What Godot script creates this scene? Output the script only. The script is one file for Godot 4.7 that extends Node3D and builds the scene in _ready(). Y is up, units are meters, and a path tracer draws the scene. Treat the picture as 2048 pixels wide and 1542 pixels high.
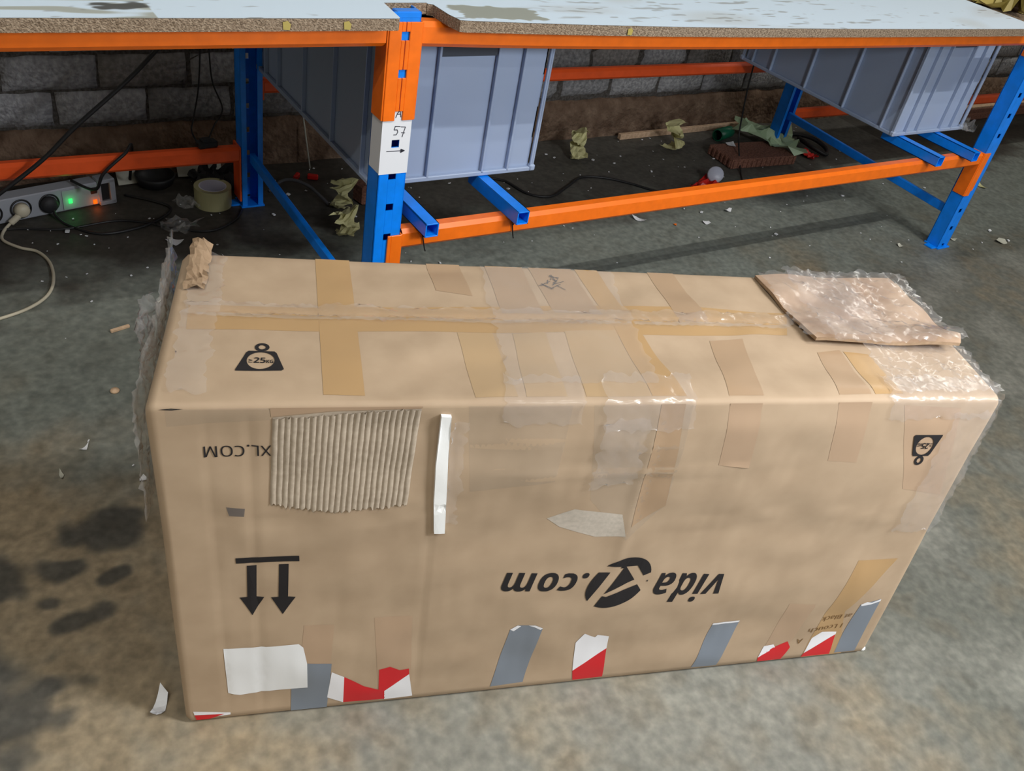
extends Node3D
# A warehouse floor: a big taped carton lies in front of a blue and orange racking bench with grey crates.

var rng := RandomNumberGenerator.new()
var nz := FastNoiseLite.new()
var M := {}

func _ready() -> void:
	rng.seed = 7
	nz.seed = 3
	nz.noise_type = FastNoiseLite.TYPE_SIMPLEX
	nz.frequency = 1.0
	nz.fractal_type = FastNoiseLite.FRACTAL_NONE
	# ---- camera
	var cam := Camera3D.new()
	cam.name = "camera"
	add_child(cam)
	var pitch := 0.6395
	var roll := 0.2065
	var yaw := -0.6806
	var fwd := Vector3(-sin(yaw) * cos(pitch), -sin(pitch), -cos(yaw) * cos(pitch))
	var rt := Vector3(cos(yaw), 0, -sin(yaw))
	var up := rt.cross(fwd)
	cam.transform = Transform3D(Basis(cos(roll) * rt + sin(roll) * up, -sin(roll) * rt + cos(roll) * up, -fwd), Vector3(-0.8465, 1.3662, 1.6006))
	cam.fov = rad_to_deg(2.0 * atan(771.0 / 1762.07))
	cam.near = 0.05
	cam.far = 60.0
	cam.current = true
	# ---- sky / exposure: a closed hall, so only its lamps light it
	var we := WorldEnvironment.new()
	we.name = "world_environment"
	var env := Environment.new()
	env.background_mode = Environment.BG_COLOR
	env.background_color = Color(0.02, 0.02, 0.022)
	env.tonemap_mode = Environment.TONE_MAPPER_LINEAR
	env.tonemap_exposure = 1.06
	env.sdfgi_enabled = true
	env.ssao_enabled = true
	env.ssil_enabled = true
	we.environment = env
	add_child(we)
	# ---- unseen lamps: key batten set from shadows, others placed to light floor and film
	materials()
	lamp(Vector3(2.2, 4.95, 3.15), 1.5, 15.0, "white fluorescent batten lamp nearest the right end of the bench")
	lamp(Vector3(-2.2, 4.95, 2.7), 1.5, 8.0, "unseen white batten lamp placed to light the floor left of the carton")  # out of view, lights the floor beside the carton
	lamp(Vector3(-4.4, 4.95, 3.4), 1.5, 5.0, "unseen white batten lamp far to the left, placed to brighten the left floor")  # out of view, more light on the left floor
	lamp(Vector3(0.5, 4.95, 6.6), 1.5, 7.0, "unseen white batten lamp farthest from the bench, placed to brighten the hall")  # out of view, general brightness for the hall
	lamp(Vector3(4.9, 3.4, -0.75), 1.5, 2.5, "unseen white batten lamp above the next bay, placed to make the film glint")  # out of view, placed for sheen on the film over the board
	unseen_front_lamp(Vector3(0.70, 1.55, 2.0), Vector3(0.25, 0.5, 0.95), Vector2(0.36, 0.28), 2.6, "unseen white lamp out of view, placed to light the front of the carton")  # out of view, lights the carton front from the viewer's side
	unseen_front_lamp(Vector3(1.8, 1.6, 3.1), Vector3(0.6, 0.4, 0.4), Vector2(0.5, 0.35), 1.3, "unseen white lamp farther right behind the viewer, placed to light the crates")  # out of view, lights crates and bench from the front
	setting()
	rack()
	boards()
	crates()
	carton()
	floor_things()
	beyond()

# ------------------------------------------------------------------ helpers
func S(smooth := false) -> SurfaceTool:
	var st := SurfaceTool.new()
	st.begin(Mesh.PRIMITIVE_TRIANGLES)
	st.set_smooth_group(0 if smooth else -1)
	return st

func tri(st: SurfaceTool, a: Vector3, b: Vector3, c: Vector3) -> void:
	st.add_vertex(a)
	st.add_vertex(c)
	st.add_vertex(b)

func quad(st: SurfaceTool, a: Vector3, b: Vector3, c: Vector3, d: Vector3) -> void:
	tri(st, a, b, c)
	tri(st, a, c, d)

func done(st: SurfaceTool) -> ArrayMesh:
	st.generate_normals()
	return st.commit()

func obj(called: String, mesh: Mesh, m: Material, parent: Node = null) -> MeshInstance3D:
	var o := MeshInstance3D.new()
	o.name = called
	o.mesh = mesh
	o.material_override = m
	(parent if parent else self).add_child(o, true)
	return o

func thing(called: String, label: String, category: String, group := "", at := Vector3.ZERO) -> Node3D:
	var o := Node3D.new()
	o.name = called
	add_child(o, true)
	o.position = at
	return tag(o, label, category, group)

func tag(o: Node3D, label: String, category: String, group := "") -> Node3D:
	o.set_meta("label", label)
	o.set_meta("category", category)
	if group != "":
		o.set_meta("group", group)
	return o

func structure(o: Node3D, label := "") -> Node3D:
	o.set_meta("kind", "structure")
	if label != "":
		o.set_meta("label", label)
	return o

# box with chamfered edges
func cbox(st: SurfaceTool, c: Vector3, h: Vector3, ch := 0.0, b := Basis()) -> void:
	var q := func(x: float, y: float, z: float) -> Vector3: return c + b * Vector3(x, y, z)
	var i := h - Vector3.ONE * ch
	for ax in 3:
		var u := (ax + 1) % 3
		var w := (ax + 2) % 3
		for s in [-1.0, 1.0]:
			var p := []
			for k in [[-1, -1], [1, -1], [1, 1], [-1, 1]]:
				var v := Vector3.ZERO
				v[ax] = s * h[ax]
				v[u] = k[0] * i[u]
				v[w] = k[1] * i[w]
				p.append(c + b * v)
			if s > 0:
				quad(st, p[0], p[1], p[2], p[3])
			else:
				quad(st, p[3], p[2], p[1], p[0])
	if ch <= 0.0:
		return
	for ax in 3:
		var u := (ax + 1) % 3
		var w := (ax + 2) % 3
		for su in [-1.0, 1.0]:
			for sw in [-1.0, 1.0]:
				var p := []
				for k in [[-1, 0], [1, 0], [1, 1], [-1, 1]]:
					var v := Vector3.ZERO
					v[ax] = k[0] * i[ax]
					v[u] = su * (h[u] if k[1] == 0 else i[u])
					v[w] = sw * (i[w] if k[1] == 0 else h[w])
					p.append(c + b * v)
				if su * sw < 0:
					quad(st, p[3], p[2], p[1], p[0])
				else:
					quad(st, p[0], p[1], p[2], p[3])
	for sx in [-1.0, 1.0]:
		for sy in [-1.0, 1.0]:
			for sz in [-1.0, 1.0]:
				var p0: Vector3 = q.call(sx * h.x, sy * i.y, sz * i.z)
				var p1: Vector3 = q.call(sx * i.x, sy * h.y, sz * i.z)
				var p2: Vector3 = q.call(sx * i.x, sy * i.y, sz * h.z)
				if sx * sy * sz > 0:
					tri(st, p0, p1, p2)
				else:
					tri(st, p0, p2, p1)

func boxmesh(c: Vector3, h: Vector3, ch := 0.0, b := Basis()) -> ArrayMesh:
	var st := S()
	cbox(st, c, h, ch, b)
	return done(st)

func smooth_path(p: Array, n := 8) -> Array:
	var out := []
	for k in p.size() - 1:
		var a: Vector3 = p[maxi(k - 1, 0)]
		var b: Vector3 = p[k]
		var c: Vector3 = p[k + 1]
		var d: Vector3 = p[mini(k + 2, p.size() - 1)]
		for j in n:
			out.append(b.cubic_interpolate(c, a, d, float(j) / n))
	out.append(p[-1])
	return out

func tube(st: SurfaceTool, p: Array, r: float, n := 8) -> void:
	var rings := []
	var side := Vector3.ZERO
	for k in p.size():
		var t: Vector3 = (p[mini(k + 1, p.size() - 1)] - p[maxi(k - 1, 0)]).normalized()
		if side == Vector3.ZERO:
			side = t.cross(Vector3.UP if absf(t.y) < 0.9 else Vector3.RIGHT)
		side = (side - t * side.dot(t)).normalized()
		var o := t.cross(side)
		var ring := []
		for j in n:
			var a := TAU * j / n
			ring.append(p[k] + (side * cos(a) + o * sin(a)) * r)
		rings.append(ring)
	for k in p.size() - 1:
		for j in n:
			var j2 := (j + 1) % n
			quad(st, rings[k][j], rings[k][j2], rings[k + 1][j2], rings[k + 1][j])
	for j in n:
		tri(st, p[0], rings[0][(j + 1) % n], rings[0][j])
		tri(st, p[-1], rings[-1][j], rings[-1][(j + 1) % n])

func tubemesh(p: Array, r: float, n := 8) -> ArrayMesh:
	var st := S(true)
	tube(st, p, r, n)
	return done(st)

func lathe(st: SurfaceTool, prof: Array, n: int, t: Transform3D) -> void:
	for k in prof.size() - 1:
		for j in n:
			var a := TAU * j / n
			var b := TAU * (j + 1) / n
			var p: Vector2 = prof[k]
			var q: Vector2 = prof[k + 1]
			quad(st, t * Vector3(p.x * cos(a), p.y, -p.x * sin(a)), t * Vector3(p.x * cos(b), p.y, -p.x * sin(b)), t * Vector3(q.x * cos(b), q.y, -q.x * sin(b)), t * Vector3(q.x * cos(a), q.y, -q.x * sin(a)))

func lathemesh(prof: Array, n: int, t := Transform3D(), smooth := true) -> ArrayMesh:
	var st := S(smooth)
	lathe(st, prof, n, t)
	return done(st)

# a flat list of numbers as points
func pts2(a: Array) -> PackedVector2Array:
	var out := PackedVector2Array()
	for k in a.size() / 2:
		out.append(Vector2(a[2 * k], a[2 * k + 1]))
	return out

func split(st: SurfaceTool, a: Vector2, b: Vector2, c: Vector2, f: Callable, scale: Vector2, most: float) -> void:
	var la := ((b - a) * scale).length()
	var lb := ((c - b) * scale).length()
	var lc := ((a - c) * scale).length()
	var l := maxf(la, maxf(lb, lc))
	if l <= most:
		tri(st, f.call(a.x, a.y), f.call(b.x, b.y), f.call(c.x, c.y))
	elif l == la:
		var m := (a + b) / 2
		split(st, a, m, c, f, scale, most)
		split(st, m, b, c, f, scale, most)
	elif l == lb:
		var m := (b + c) / 2
		split(st, a, b, m, f, scale, most)
		split(st, a, m, c, f, scale, most)
	else:
		var m := (a + c) / 2
		split(st, a, b, m, f, scale, most)
		split(st, m, b, c, f, scale, most)

# a thin sheet with the outline poly, laid on the surface f(u, v)
func patch(st: SurfaceTool, poly: PackedVector2Array, f: Callable, scale: Vector2, most := 0.012) -> void:
	var p := poly
	if Geometry2D.is_polygon_clockwise(p):
		p = p.duplicate()
		p.reverse()
	var t := Geometry2D.triangulate_polygon(p)
	for k in t.size() / 3:
		var a := p[t[3 * k]]
		var b := p[t[3 * k + 1]]
		var c := p[t[3 * k + 2]]
		if (b - a).cross(c - a) < 0:
			split(st, a, c, b, f, scale, most)
		else:
			split(st, a, b, c, f, scale, most)

# flat stroke along a line of points in 2D, as polygons
func strokes(st: SurfaceTool, line: PackedVector2Array, w: float, f: Callable, scale: Vector2) -> void:
	for poly in Geometry2D.offset_polyline(line, w / 2, Geometry2D.JOIN_ROUND, Geometry2D.END_ROUND):
		patch(st, poly, f, scale, 0.05)

# letters as triangles in a box of the given width and height, origin at the lower left
func letters(st: SurfaceTool, text: String, bold: bool, w: float, h: float, f: Callable, slant := 0.0) -> void:
	var tm := TextMesh.new()
	var font := SystemFont.new()
	font.font_names = PackedStringArray(["Droid Sans"])
	font.font_weight = 700 if bold else 400
	tm.font = font
	tm.text = text
	tm.font_size = 64
	tm.pixel_size = 0.01
	tm.depth = 0.0
	tm.curve_step = 1.0
	var arr := tm.surface_get_arrays(0)
	var v: PackedVector3Array = arr[Mesh.ARRAY_VERTEX]
	var ix: PackedInt32Array = arr[Mesh.ARRAY_INDEX] if arr[Mesh.ARRAY_INDEX] != null else PackedInt32Array(range(v.size()))
	var lo := Vector2(INF, INF)
	var hi := -lo
	for p in v:
		lo = lo.min(Vector2(p.x, p.y))
		hi = hi.max(Vector2(p.x, p.y))
	var k := Vector2(w, h) / (hi - lo)
	for j in ix.size() / 3:
		var t := []
		for i in 3:
			var p := (Vector2(v[ix[3 * j + i]].x, v[ix[3 * j + i]].y) - lo) * k
			t.append(Vector2(p.x + slant * p.y, p.y))
		if absf((t[1] - t[0]).cross(t[2] - t[0])) < 1e-12:
			continue
		if (t[1] - t[0]).cross(t[2] - t[0]) < 0:
			tri(st, f.call(t[0].x, t[0].y), f.call(t[2].x, t[2].y), f.call(t[1].x, t[1].y))
		else:
			tri(st, f.call(t[0].x, t[0].y), f.call(t[1].x, t[1].y), f.call(t[2].x, t[2].y))

# crumpled sheet: a grid of w x d metres folded by noise, lying on y = 0
func crumple(w: float, d: float, high: float, seed_: int, n := 9, squeeze := 0.35) -> ArrayMesh:
	var no := FastNoiseLite.new()
	no.seed = seed_
	no.frequency = 1.0
	var st := S()
	var g := []
	var low := INF
	for j in n + 1:
		var row := []
		for i in n + 1:
			var u := float(i) / n
			var v := float(j) / n
			var e := Vector3((u - 0.5) * w, 0, (v - 0.5) * d)
			var f := 1.9
			e.x += w * squeeze * no.get_noise_3d(u * f, v * f, 3.0)
			e.z += d * squeeze * no.get_noise_3d(u * f, v * f, 13.0)
			e.y = high * (absf(no.get_noise_3d(u * 1.5, v * 1.5, 7.0)) * 1.6 + 0.16 * absf(no.get_noise_3d(u * 5.0, v * 5.0, 17.0)))
			low = minf(low, e.y)
			row.append(e)
		g.append(row)
	for j in n:
		for i in n:
			var dn := Vector3(0, low - 0.001, 0)
			quad(st, g[j][i] - dn, g[j + 1][i] - dn, g[j + 1][i + 1] - dn, g[j][i + 1] - dn)
	return done(st)

# strip of packing paper folded to and fro into a standing lump
func folded(w: float, high: float, seed_: int) -> ArrayMesh:
	var r := RandomNumberGenerator.new()
	r.seed = seed_
	var path := []
	var n := 6
	for k in n:
		var side := 1.0 if k % 2 == 0 else -1.0
		path.append(Vector3(side * w * r.randf_range(0.25, 0.5), high * (k + r.randf_range(-0.25, 0.25)) / (n - 1.0) + 0.004, r.randf_range(-0.2, 0.2) * w))
	path[0].y = 0.003
	path = smooth_path(path, 5)
	var st := S()
	var g := []
	for k in path.size():
		var row := []
		var a := 0.9 * sin(k * 0.23 + seed_) + 0.2
		var across := Vector3(sin(a) * 0.5, 0.45 * sin(k * 0.31 + 1.0), cos(a)).normalized()
		var half := w * (0.34 + 0.10 * nv(k * 0.3, seed_, 80.0))
		for i in 6:
			var q: Vector3 = path[k] + across * half * (i / 2.5 - 1.0)
			q += Vector3(nv(k * 0.5, i * 0.9, seed_), nv(k * 0.5, i * 0.9, seed_ + 5.0), 0.0) * w * 0.10
			q.y = maxf(q.y, 0.001)
			row.append(q)
		g.append(row)
	for k in g.size() - 1:
		for i in 5:
			quad(st, g[k][i], g[k][i + 1], g[k + 1][i + 1], g[k + 1][i])
	return done(st)

# small curled scrap of paper
func scrap(w: float, d: float, bend: float, sides: int, seed_: int) -> ArrayMesh:
	var r := RandomNumberGenerator.new()
	r.seed = seed_
	var poly := PackedVector2Array()
	for k in sides:
		var a := TAU * (k + r.randf_range(-0.25, 0.25)) / sides
		poly.append(Vector2(cos(a) * w, sin(a) * d) * r.randf_range(0.75, 1.1) * 0.5)
	var st := S()
	patch(st, poly, func(x: float, y: float) -> Vector3: return Vector3(x, 0.0015 + bend * (x * x / (w * w) * 4.0), -y), Vector2.ONE, w / 4.0)
	patch(st, poly, func(x: float, y: float) -> Vector3: return Vector3(x, 0.0009 + bend * (x * x / (w * w) * 4.0), -y), Vector2.ONE, w / 4.0)
	return done(st)

# ------------------------------------------------------------------ materials
func srgb(r: int, g: int, b: int, a := 1.0) -> Color:
	return Color(r / 255.0, g / 255.0, b / 255.0, a)

func mat(c: Color, rough := 0.8, spec := 0.5, metal := 0.0) -> StandardMaterial3D:
	var m := StandardMaterial3D.new()
	m.albedo_color = c
	m.roughness = rough
	m.metallic_specular = spec
	m.metallic = metal
	m.cull_mode = BaseMaterial3D.CULL_DISABLED
	return m

func noise_tex(freq: float, c0: Color, c1: Color, seed_: int, size := 512, octaves := 4, mid := 0.5) -> NoiseTexture2D:
	var n := FastNoiseLite.new()
	n.seed = seed_
	n.frequency = freq
	n.fractal_octaves = octaves
	var t := NoiseTexture2D.new()
	t.width = size
	t.height = size
	t.seamless = true
	t.noise = n
	var g := Gradient.new()
	g.set_color(0, c0)
	g.set_color(1, c1)
	g.add_point(mid, c0.lerp(c1, 0.5))
	t.color_ramp = g
	return t

func world_tex(m: StandardMaterial3D, t: Texture2D, per_metre: float) -> StandardMaterial3D:
	m.albedo_texture = t
	m.uv1_triplanar = true
	m.uv1_world_triplanar = true
	m.uv1_scale = Vector3.ONE * per_metre
	return m

func bump(m: StandardMaterial3D, t: Texture2D, cm: float) -> StandardMaterial3D:
	m.heightmap_enabled = true
	m.heightmap_texture = t
	m.heightmap_scale = cm
	return m

func clear(c: Color, alpha: float, rough: float) -> StandardMaterial3D:
	var m := mat(c, rough)
	m.transparency = BaseMaterial3D.TRANSPARENCY_ALPHA
	m.albedo_color.a = alpha
	return m

func materials() -> void:
	var w := Color.WHITE
	M.kraft = world_tex(mat(srgb(176, 154, 130), 0.7, 0.4), noise_tex(0.012, Color(0.93, 0.92, 0.91), w, 11, 512, 5), 2.0)
	M.kraft_edge = world_tex(mat(srgb(165, 140, 114), 0.85), noise_tex(0.03, Color(0.8, 0.78, 0.75), w, 12), 4.0)
	M.liner = world_tex(mat(srgb(184, 170, 154), 0.9), noise_tex(0.03, Color(0.86, 0.85, 0.83), w, 13), 5.0)
	M.grey_paper = world_tex(mat(srgb(190, 180, 168), 0.9), noise_tex(0.04, Color(0.88, 0.88, 0.88), w, 14), 5.0)
	M.print = mat(srgb(38, 36, 38), 0.7, 0.3)
	M.print_faint = mat(srgb(120, 92, 60), 0.7, 0.3)
	M.tape_brown = mat(srgb(170, 138, 98), 0.34, 0.5)
	M.tape_tan = mat(srgb(170, 144, 112), 0.32, 0.5)
	M.tape_mauve = mat(srgb(162, 136, 110), 0.34, 0.5)
	M.tape_front = mat(srgb(170, 144, 120), 0.4, 0.5)
	M.tape_grey = mat(srgb(118, 126, 138), 0.38, 0.5)
	M.tape_red = mat(srgb(196, 26, 36), 0.4, 0.5)
	M.tape_white = mat(srgb(226, 226, 232), 0.4, 0.5)
	M.label = mat(srgb(226, 228, 232), 0.6)
	M.foam = mat(srgb(240, 242, 244), 0.7)
	M.film = clear(Color(0.97, 0.97, 1.0), 0.05, 0.24)
	M.film_tape = clear(Color(0.90, 0.87, 0.82), 0.06, 0.22)
	M.film_dull = clear(srgb(205, 205, 205), 0.13, 0.16)
	M.dirty_board = world_tex(mat(srgb(196, 170, 146), 0.75), noise_tex(0.008, Color(0.66, 0.60, 0.55), Color(1, 1, 1), 15, 512, 4), 2.3)
	var orange_noise := noise_tex(0.02, Color(0.93, 0.92, 0.9), w, 16)
	M.orange = world_tex(mat(srgb(250, 118, 20), 0.36, 0.5), orange_noise, 2.0)
	M.orange_red = world_tex(mat(srgb(246, 92, 34), 0.42, 0.5), orange_noise, 2.0)
	M.blue = world_tex(mat(srgb(0, 134, 255), 0.36, 0.5), orange_noise, 2.0)
	M.white_sticker = mat(srgb(226, 229, 236), 0.45)
	M.marker = mat(srgb(50, 50, 62), 0.6)
	M.crate = mat(srgb(150, 166, 194), 0.42, 0.5)
	M.crate_dark = mat(srgb(60, 66, 78), 0.4, 0.5)
	M.chip = world_tex(mat(srgb(176, 158, 138), 0.9), noise_tex(0.05, Color(0.62, 0.58, 0.54), Color(1, 1, 1), 17, 512, 3), 5.0)
	bump(M.chip, noise_tex(0.09, Color.BLACK, w, 18, 512, 3), 0.3)
	M.laminate = mat(w, 0.45, 0.5)
	M.laminate.albedo_texture = laminate_tex()
	M.block = []
	var bh := noise_tex(0.05, Color.BLACK, w, 20, 512, 4)
	for k in 4:
		var c: Color = [srgb(190, 190, 193), srgb(178, 178, 180), srgb(198, 198, 200), srgb(170, 166, 163)][k]
		var m := world_tex(mat(c, 0.95, 0.3), noise_tex(0.035, Color(0.62, 0.62, 0.63), w, 21 + k, 512, 5), 2.6)
		m.uv1_offset = Vector3(0.31, 0.17, 0.53) * k
		M.block.append(bump(m, bh, 0.5))
	M.mortar = bump(world_tex(mat(srgb(112, 109, 107), 0.95, 0.3), noise_tex(0.04, Color(0.6, 0.58, 0.55), w, 25), 3.0), bh, 0.4)
	M.plinth = bump(world_tex(mat(srgb(146, 128, 114), 0.95, 0.3), noise_tex(0.014, Color(0.62, 0.56, 0.52), Color(1, 0.97, 0.93), 26, 512, 5), 1.6), bh, 0.8)
	M.concrete = mat(w, 0.62, 0.4)
	M.concrete.albedo_texture = floor_tex()
	M.concrete.detail_enabled = true
	M.concrete.detail_blend_mode = BaseMaterial3D.BLEND_MODE_MUL
	M.concrete.detail_albedo = noise_tex(0.02, Color(0.80, 0.81, 0.81), Color(1, 1, 0.99), 31, 1024, 5)
	M.concrete.detail_uv_layer = BaseMaterial3D.DETAIL_UV_2
	M.plaster = world_tex(mat(srgb(196, 196, 190), 0.9), noise_tex(0.01, Color(0.92, 0.92, 0.92), w, 32), 0.5)
	M.black = mat(srgb(24, 24, 27), 0.5)
	M.black_soft = mat(srgb(32, 32, 36), 0.65)
	M.grey_cable = mat(srgb(70, 70, 74), 0.6)
	M.cream = mat(srgb(196, 188, 168), 0.5)
	M.alu = mat(srgb(170, 174, 184), 0.42, 0.5, 0.35)
	M.alu_panel = mat(srgb(150, 158, 160), 0.5)
	M.led_green = mat(srgb(60, 230, 110), 0.4)
	M.led_green.emission_enabled = true
	M.led_green.emission = srgb(50, 230, 100)
	M.led_green.emission_energy_multiplier = 1.0
	M.led_orange = mat(srgb(250, 110, 20), 0.4)
	M.led_orange.emission_enabled = true
	M.led_orange.emission = srgb(250, 95, 15)
	M.led_orange.emission_energy_multiplier = 0.8
	M.tape_roll = mat(srgb(170, 166, 126), 0.3)
	M.core = mat(srgb(206, 206, 222), 0.7)
	M.crumpled = mat(srgb(206, 202, 152), 0.75)
	M.crumpled.backlight_enabled = true
	M.crumpled.backlight = Color(0.2, 0.19, 0.14)
	M.batten = world_tex(mat(srgb(230, 200, 170), 0.8), noise_tex(0.02, Color(0.82, 0.78, 0.74), w, 33), 5.0)
	M.brick = bump(world_tex(mat(srgb(150, 104, 86), 0.9), noise_tex(0.03, Color(0.6, 0.56, 0.55), w, 34), 5.0), bh, 0.3)
	M.red = mat(srgb(210, 34, 26), 0.4)
	M.green_tube = mat(srgb(20, 92, 66), 0.35)
	M.green_film = mat(srgb(160, 182, 148), 0.45)
	M.green_film.backlight_enabled = true
	M.green_film.backlight = Color(0.25, 0.3, 0.22)
	M.cup = mat(srgb(186, 190, 208), 0.35)
	M.card = mat(srgb(184, 184, 172), 0.8)
	M.paper = mat(srgb(222, 224, 230), 0.7)
	M.olive = mat(srgb(170, 154, 84), 0.4)
	M.olive2 = mat(srgb(120, 112, 78), 0.4)
	M.pink_card = mat(srgb(196, 158, 138), 0.8)
	M.tube_glow = mat(w, 0.5)
	M.tube_glow.emission_enabled = true
	M.tube_glow.emission = Color(1.0, 0.99, 0.95)
	M.tube_glow.emission_energy_multiplier = 4.0
	M.panel_glow = mat(w, 0.5)
	M.panel_glow.emission_enabled = true
	M.panel_glow.emission = Color(0.98, 0.99, 1.0)
	M.panel_glow.emission_energy_multiplier = 3.0
	M.lamp_body = mat(srgb(220, 220, 220), 0.5)

func nv(x: float, y: float, z := 0.0) -> float:
	return nz.get_noise_3d(x, y, z)

# stains of the floor, in plan; covers x -1.6 .. 3.2 and z -1.4 .. 2.2
func floor_tex() -> ImageTexture:
	var W := 1152
	var H := 864
	var img := Image.create(W, H, false, Image.FORMAT_RGB8)
	var spots := [[-0.70, 0.29, 0.085, 0.05], [-0.93, 0.63, 0.12, 0.085], [-0.90, 0.345, 0.06, 0.045], [-0.80, 0.365, 0.05, 0.03], [-0.79, 0.485, 0.05, 0.025], [-0.83, 0.43, 0.02, 0.016], [-0.72, 0.41, 0.03, 0.02], [-1.0, 0.5, 0.08, 0.06]]
	for j in H:
		for i in W:
			var x := -1.6 + 4.8 * (i + 0.5) / W
			var z := -1.4 + 3.6 * (j + 0.5) / H
			var n1 := nv(x * 1.3, z * 1.3, 1.0)
			var n2 := nv(x * 4.0, z * 4.0, 2.0)
			var n3 := nv(x * 13.0, z * 13.0, 3.0)
			var n4 := nv(x * 45.0, z * 45.0, 4.0)
			var n5 := nv(x * 26.0, z * 26.0, 5.0)
			var c := Color(0.555, 0.550, 0.520)
			c = c.lerp(Color(0.365, 0.370, 0.345), clampf(0.70 + 0.35 * n2 + 0.35 * n1, 0.0, 1.0) * smoothstep(0.15, 0.85, x))  # floor colour gets darker towards the right
			# brown worn paint
			var br := clampf(0.05 + 0.45 * n1 + 0.30 * n2 + 0.25 * n3 + 1.0 * smoothstep(-0.30, -0.70, x) * smoothstep(-0.15, 0.25, z), 0.0, 1.0)
			c = c.lerp(Color(0.65, 0.58, 0.48), br * 0.9)
			# grey green smooth strip along the bench
			c = c.lerp(Color(0.515, 0.540, 0.520), 0.85 * smoothstep(0.15, -0.2, z + 0.12 * n2 + 0.10 * n1))
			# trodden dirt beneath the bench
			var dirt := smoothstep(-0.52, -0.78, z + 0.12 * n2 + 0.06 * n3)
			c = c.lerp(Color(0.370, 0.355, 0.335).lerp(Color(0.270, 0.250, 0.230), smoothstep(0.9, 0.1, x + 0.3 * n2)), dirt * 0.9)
			for s in spots:
				var d := Vector2((x - s[0]) / s[2], (z - s[1]) / s[3]).length() + 0.40 * n3 + 0.3 * n2 + 0.12 * n5
				c = c.lerp(Color(0.275, 0.275, 0.270), 0.75 * smoothstep(1.3, 0.6, d))
			# mottling of the bare concrete
			c = c * (1.0 - 0.10 * smoothstep(0.1, 0.8, n3 + 0.5 * n4) - 0.05 * smoothstep(0.0, 0.8, n5))
			c = c * (1.0 + 0.04 * n4)
			img.set_pixel(i, j, c)
	return ImageTexture.create_from_image(img)

# paint smears and scuffs of the white table tops; covers x -1.2 .. 2.4 along, z -0.3 .. 0.1 across
func laminate_tex() -> ImageTexture:
	var W := 1440
	var H := 160
	var img := Image.create(W, H, false, Image.FORMAT_RGB8)
	for j in H:
		for i in W:
			var x := -1.2 + 3.6 * (i + 0.5) / W
			var z := -0.3 + 0.4 * (j + 0.5) / H
			var c := Color(0.83, 0.90, 0.975)
			var a := nv(x * 7.0 + z * 9.0, z * 40.0, 21.0)
			var b := nv(x * 22.0, z * 60.0, 22.0)
			var d := nv(x * 2.2, z * 5.0, 23.0)
			c = c.lerp(Color(0.72, 0.73, 0.73), 0.4 * smoothstep(0.2, 0.8, d))
			c = c.lerp(Color(0.50, 0.51, 0.52), 0.55 * smoothstep(0.86, 1.05, a + 0.35 * b + 0.25 * d))
			var e := nv(x * 4.0 + z * 22.0, z * 16.0 - x * 3.0, 26.0)
			c = c.lerp(Color(0.52, 0.53, 0.53), 0.55 * smoothstep(0.52, 0.85, e + 0.25 * b) * smoothstep(0.25, 0.45, x) * smoothstep(1.75, 1.5, x))
			if x < -0.48:
				c = c.lerp(Color(0.58, 0.58, 0.52), 0.7 * smoothstep(0.0, 0.5, nv(x * 6.0, z * 30.0, 25.0) + 0.25))
			var k := Vector2((x + 0.53) / 0.05, (z + 0.005) / 0.022).length() + 0.5 * b
			c = c.lerp(Color(0.20, 0.20, 0.20), 0.9 * smoothstep(1.1, 0.7, k))
			k = maxf(absf(x - 0.215) / 0.10, absf(z + 0.005) / 0.042) + 0.15 * b
			c = c.lerp(Color(0.56, 0.57, 0.53), 0.9 * smoothstep(1.05, 0.95, k))
			img.set_pixel(i, j, c)
	return ImageTexture.create_from_image(img)

# ------------------------------------------------------------------ the hall
func lamp(at: Vector3, length: float, energy: float, label: String) -> void:
	var t := thing("unseen_batten_lamp", label, "lamp", "", at)
	obj("housing", boxmesh(Vector3(0, 0.05, 0), Vector3(length / 2 + 0.03, 0.025, 0.05), 0.006), M.lamp_body, t)
	obj("glowing_tube", tubemesh([Vector3(-length / 2, 0, 0), Vector3(length / 2, 0, 0)], 0.022, 12), M.tube_glow, t)
	var l := AreaLight3D.new()
	l.name = "tube_light"
	l.area_size = Vector2(length, 0.07)
	l.light_energy = energy
	l.light_color = Color(1.0, 0.985, 0.95)
	l.area_range = 30.0
	l.area_attenuation = 2.0
	l.shadow_enabled = true
	l.rotation = Vector3(-PI / 2, 0, 0)
	l.position = Vector3(0, -0.03, 0)
	t.add_child(l)

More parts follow.
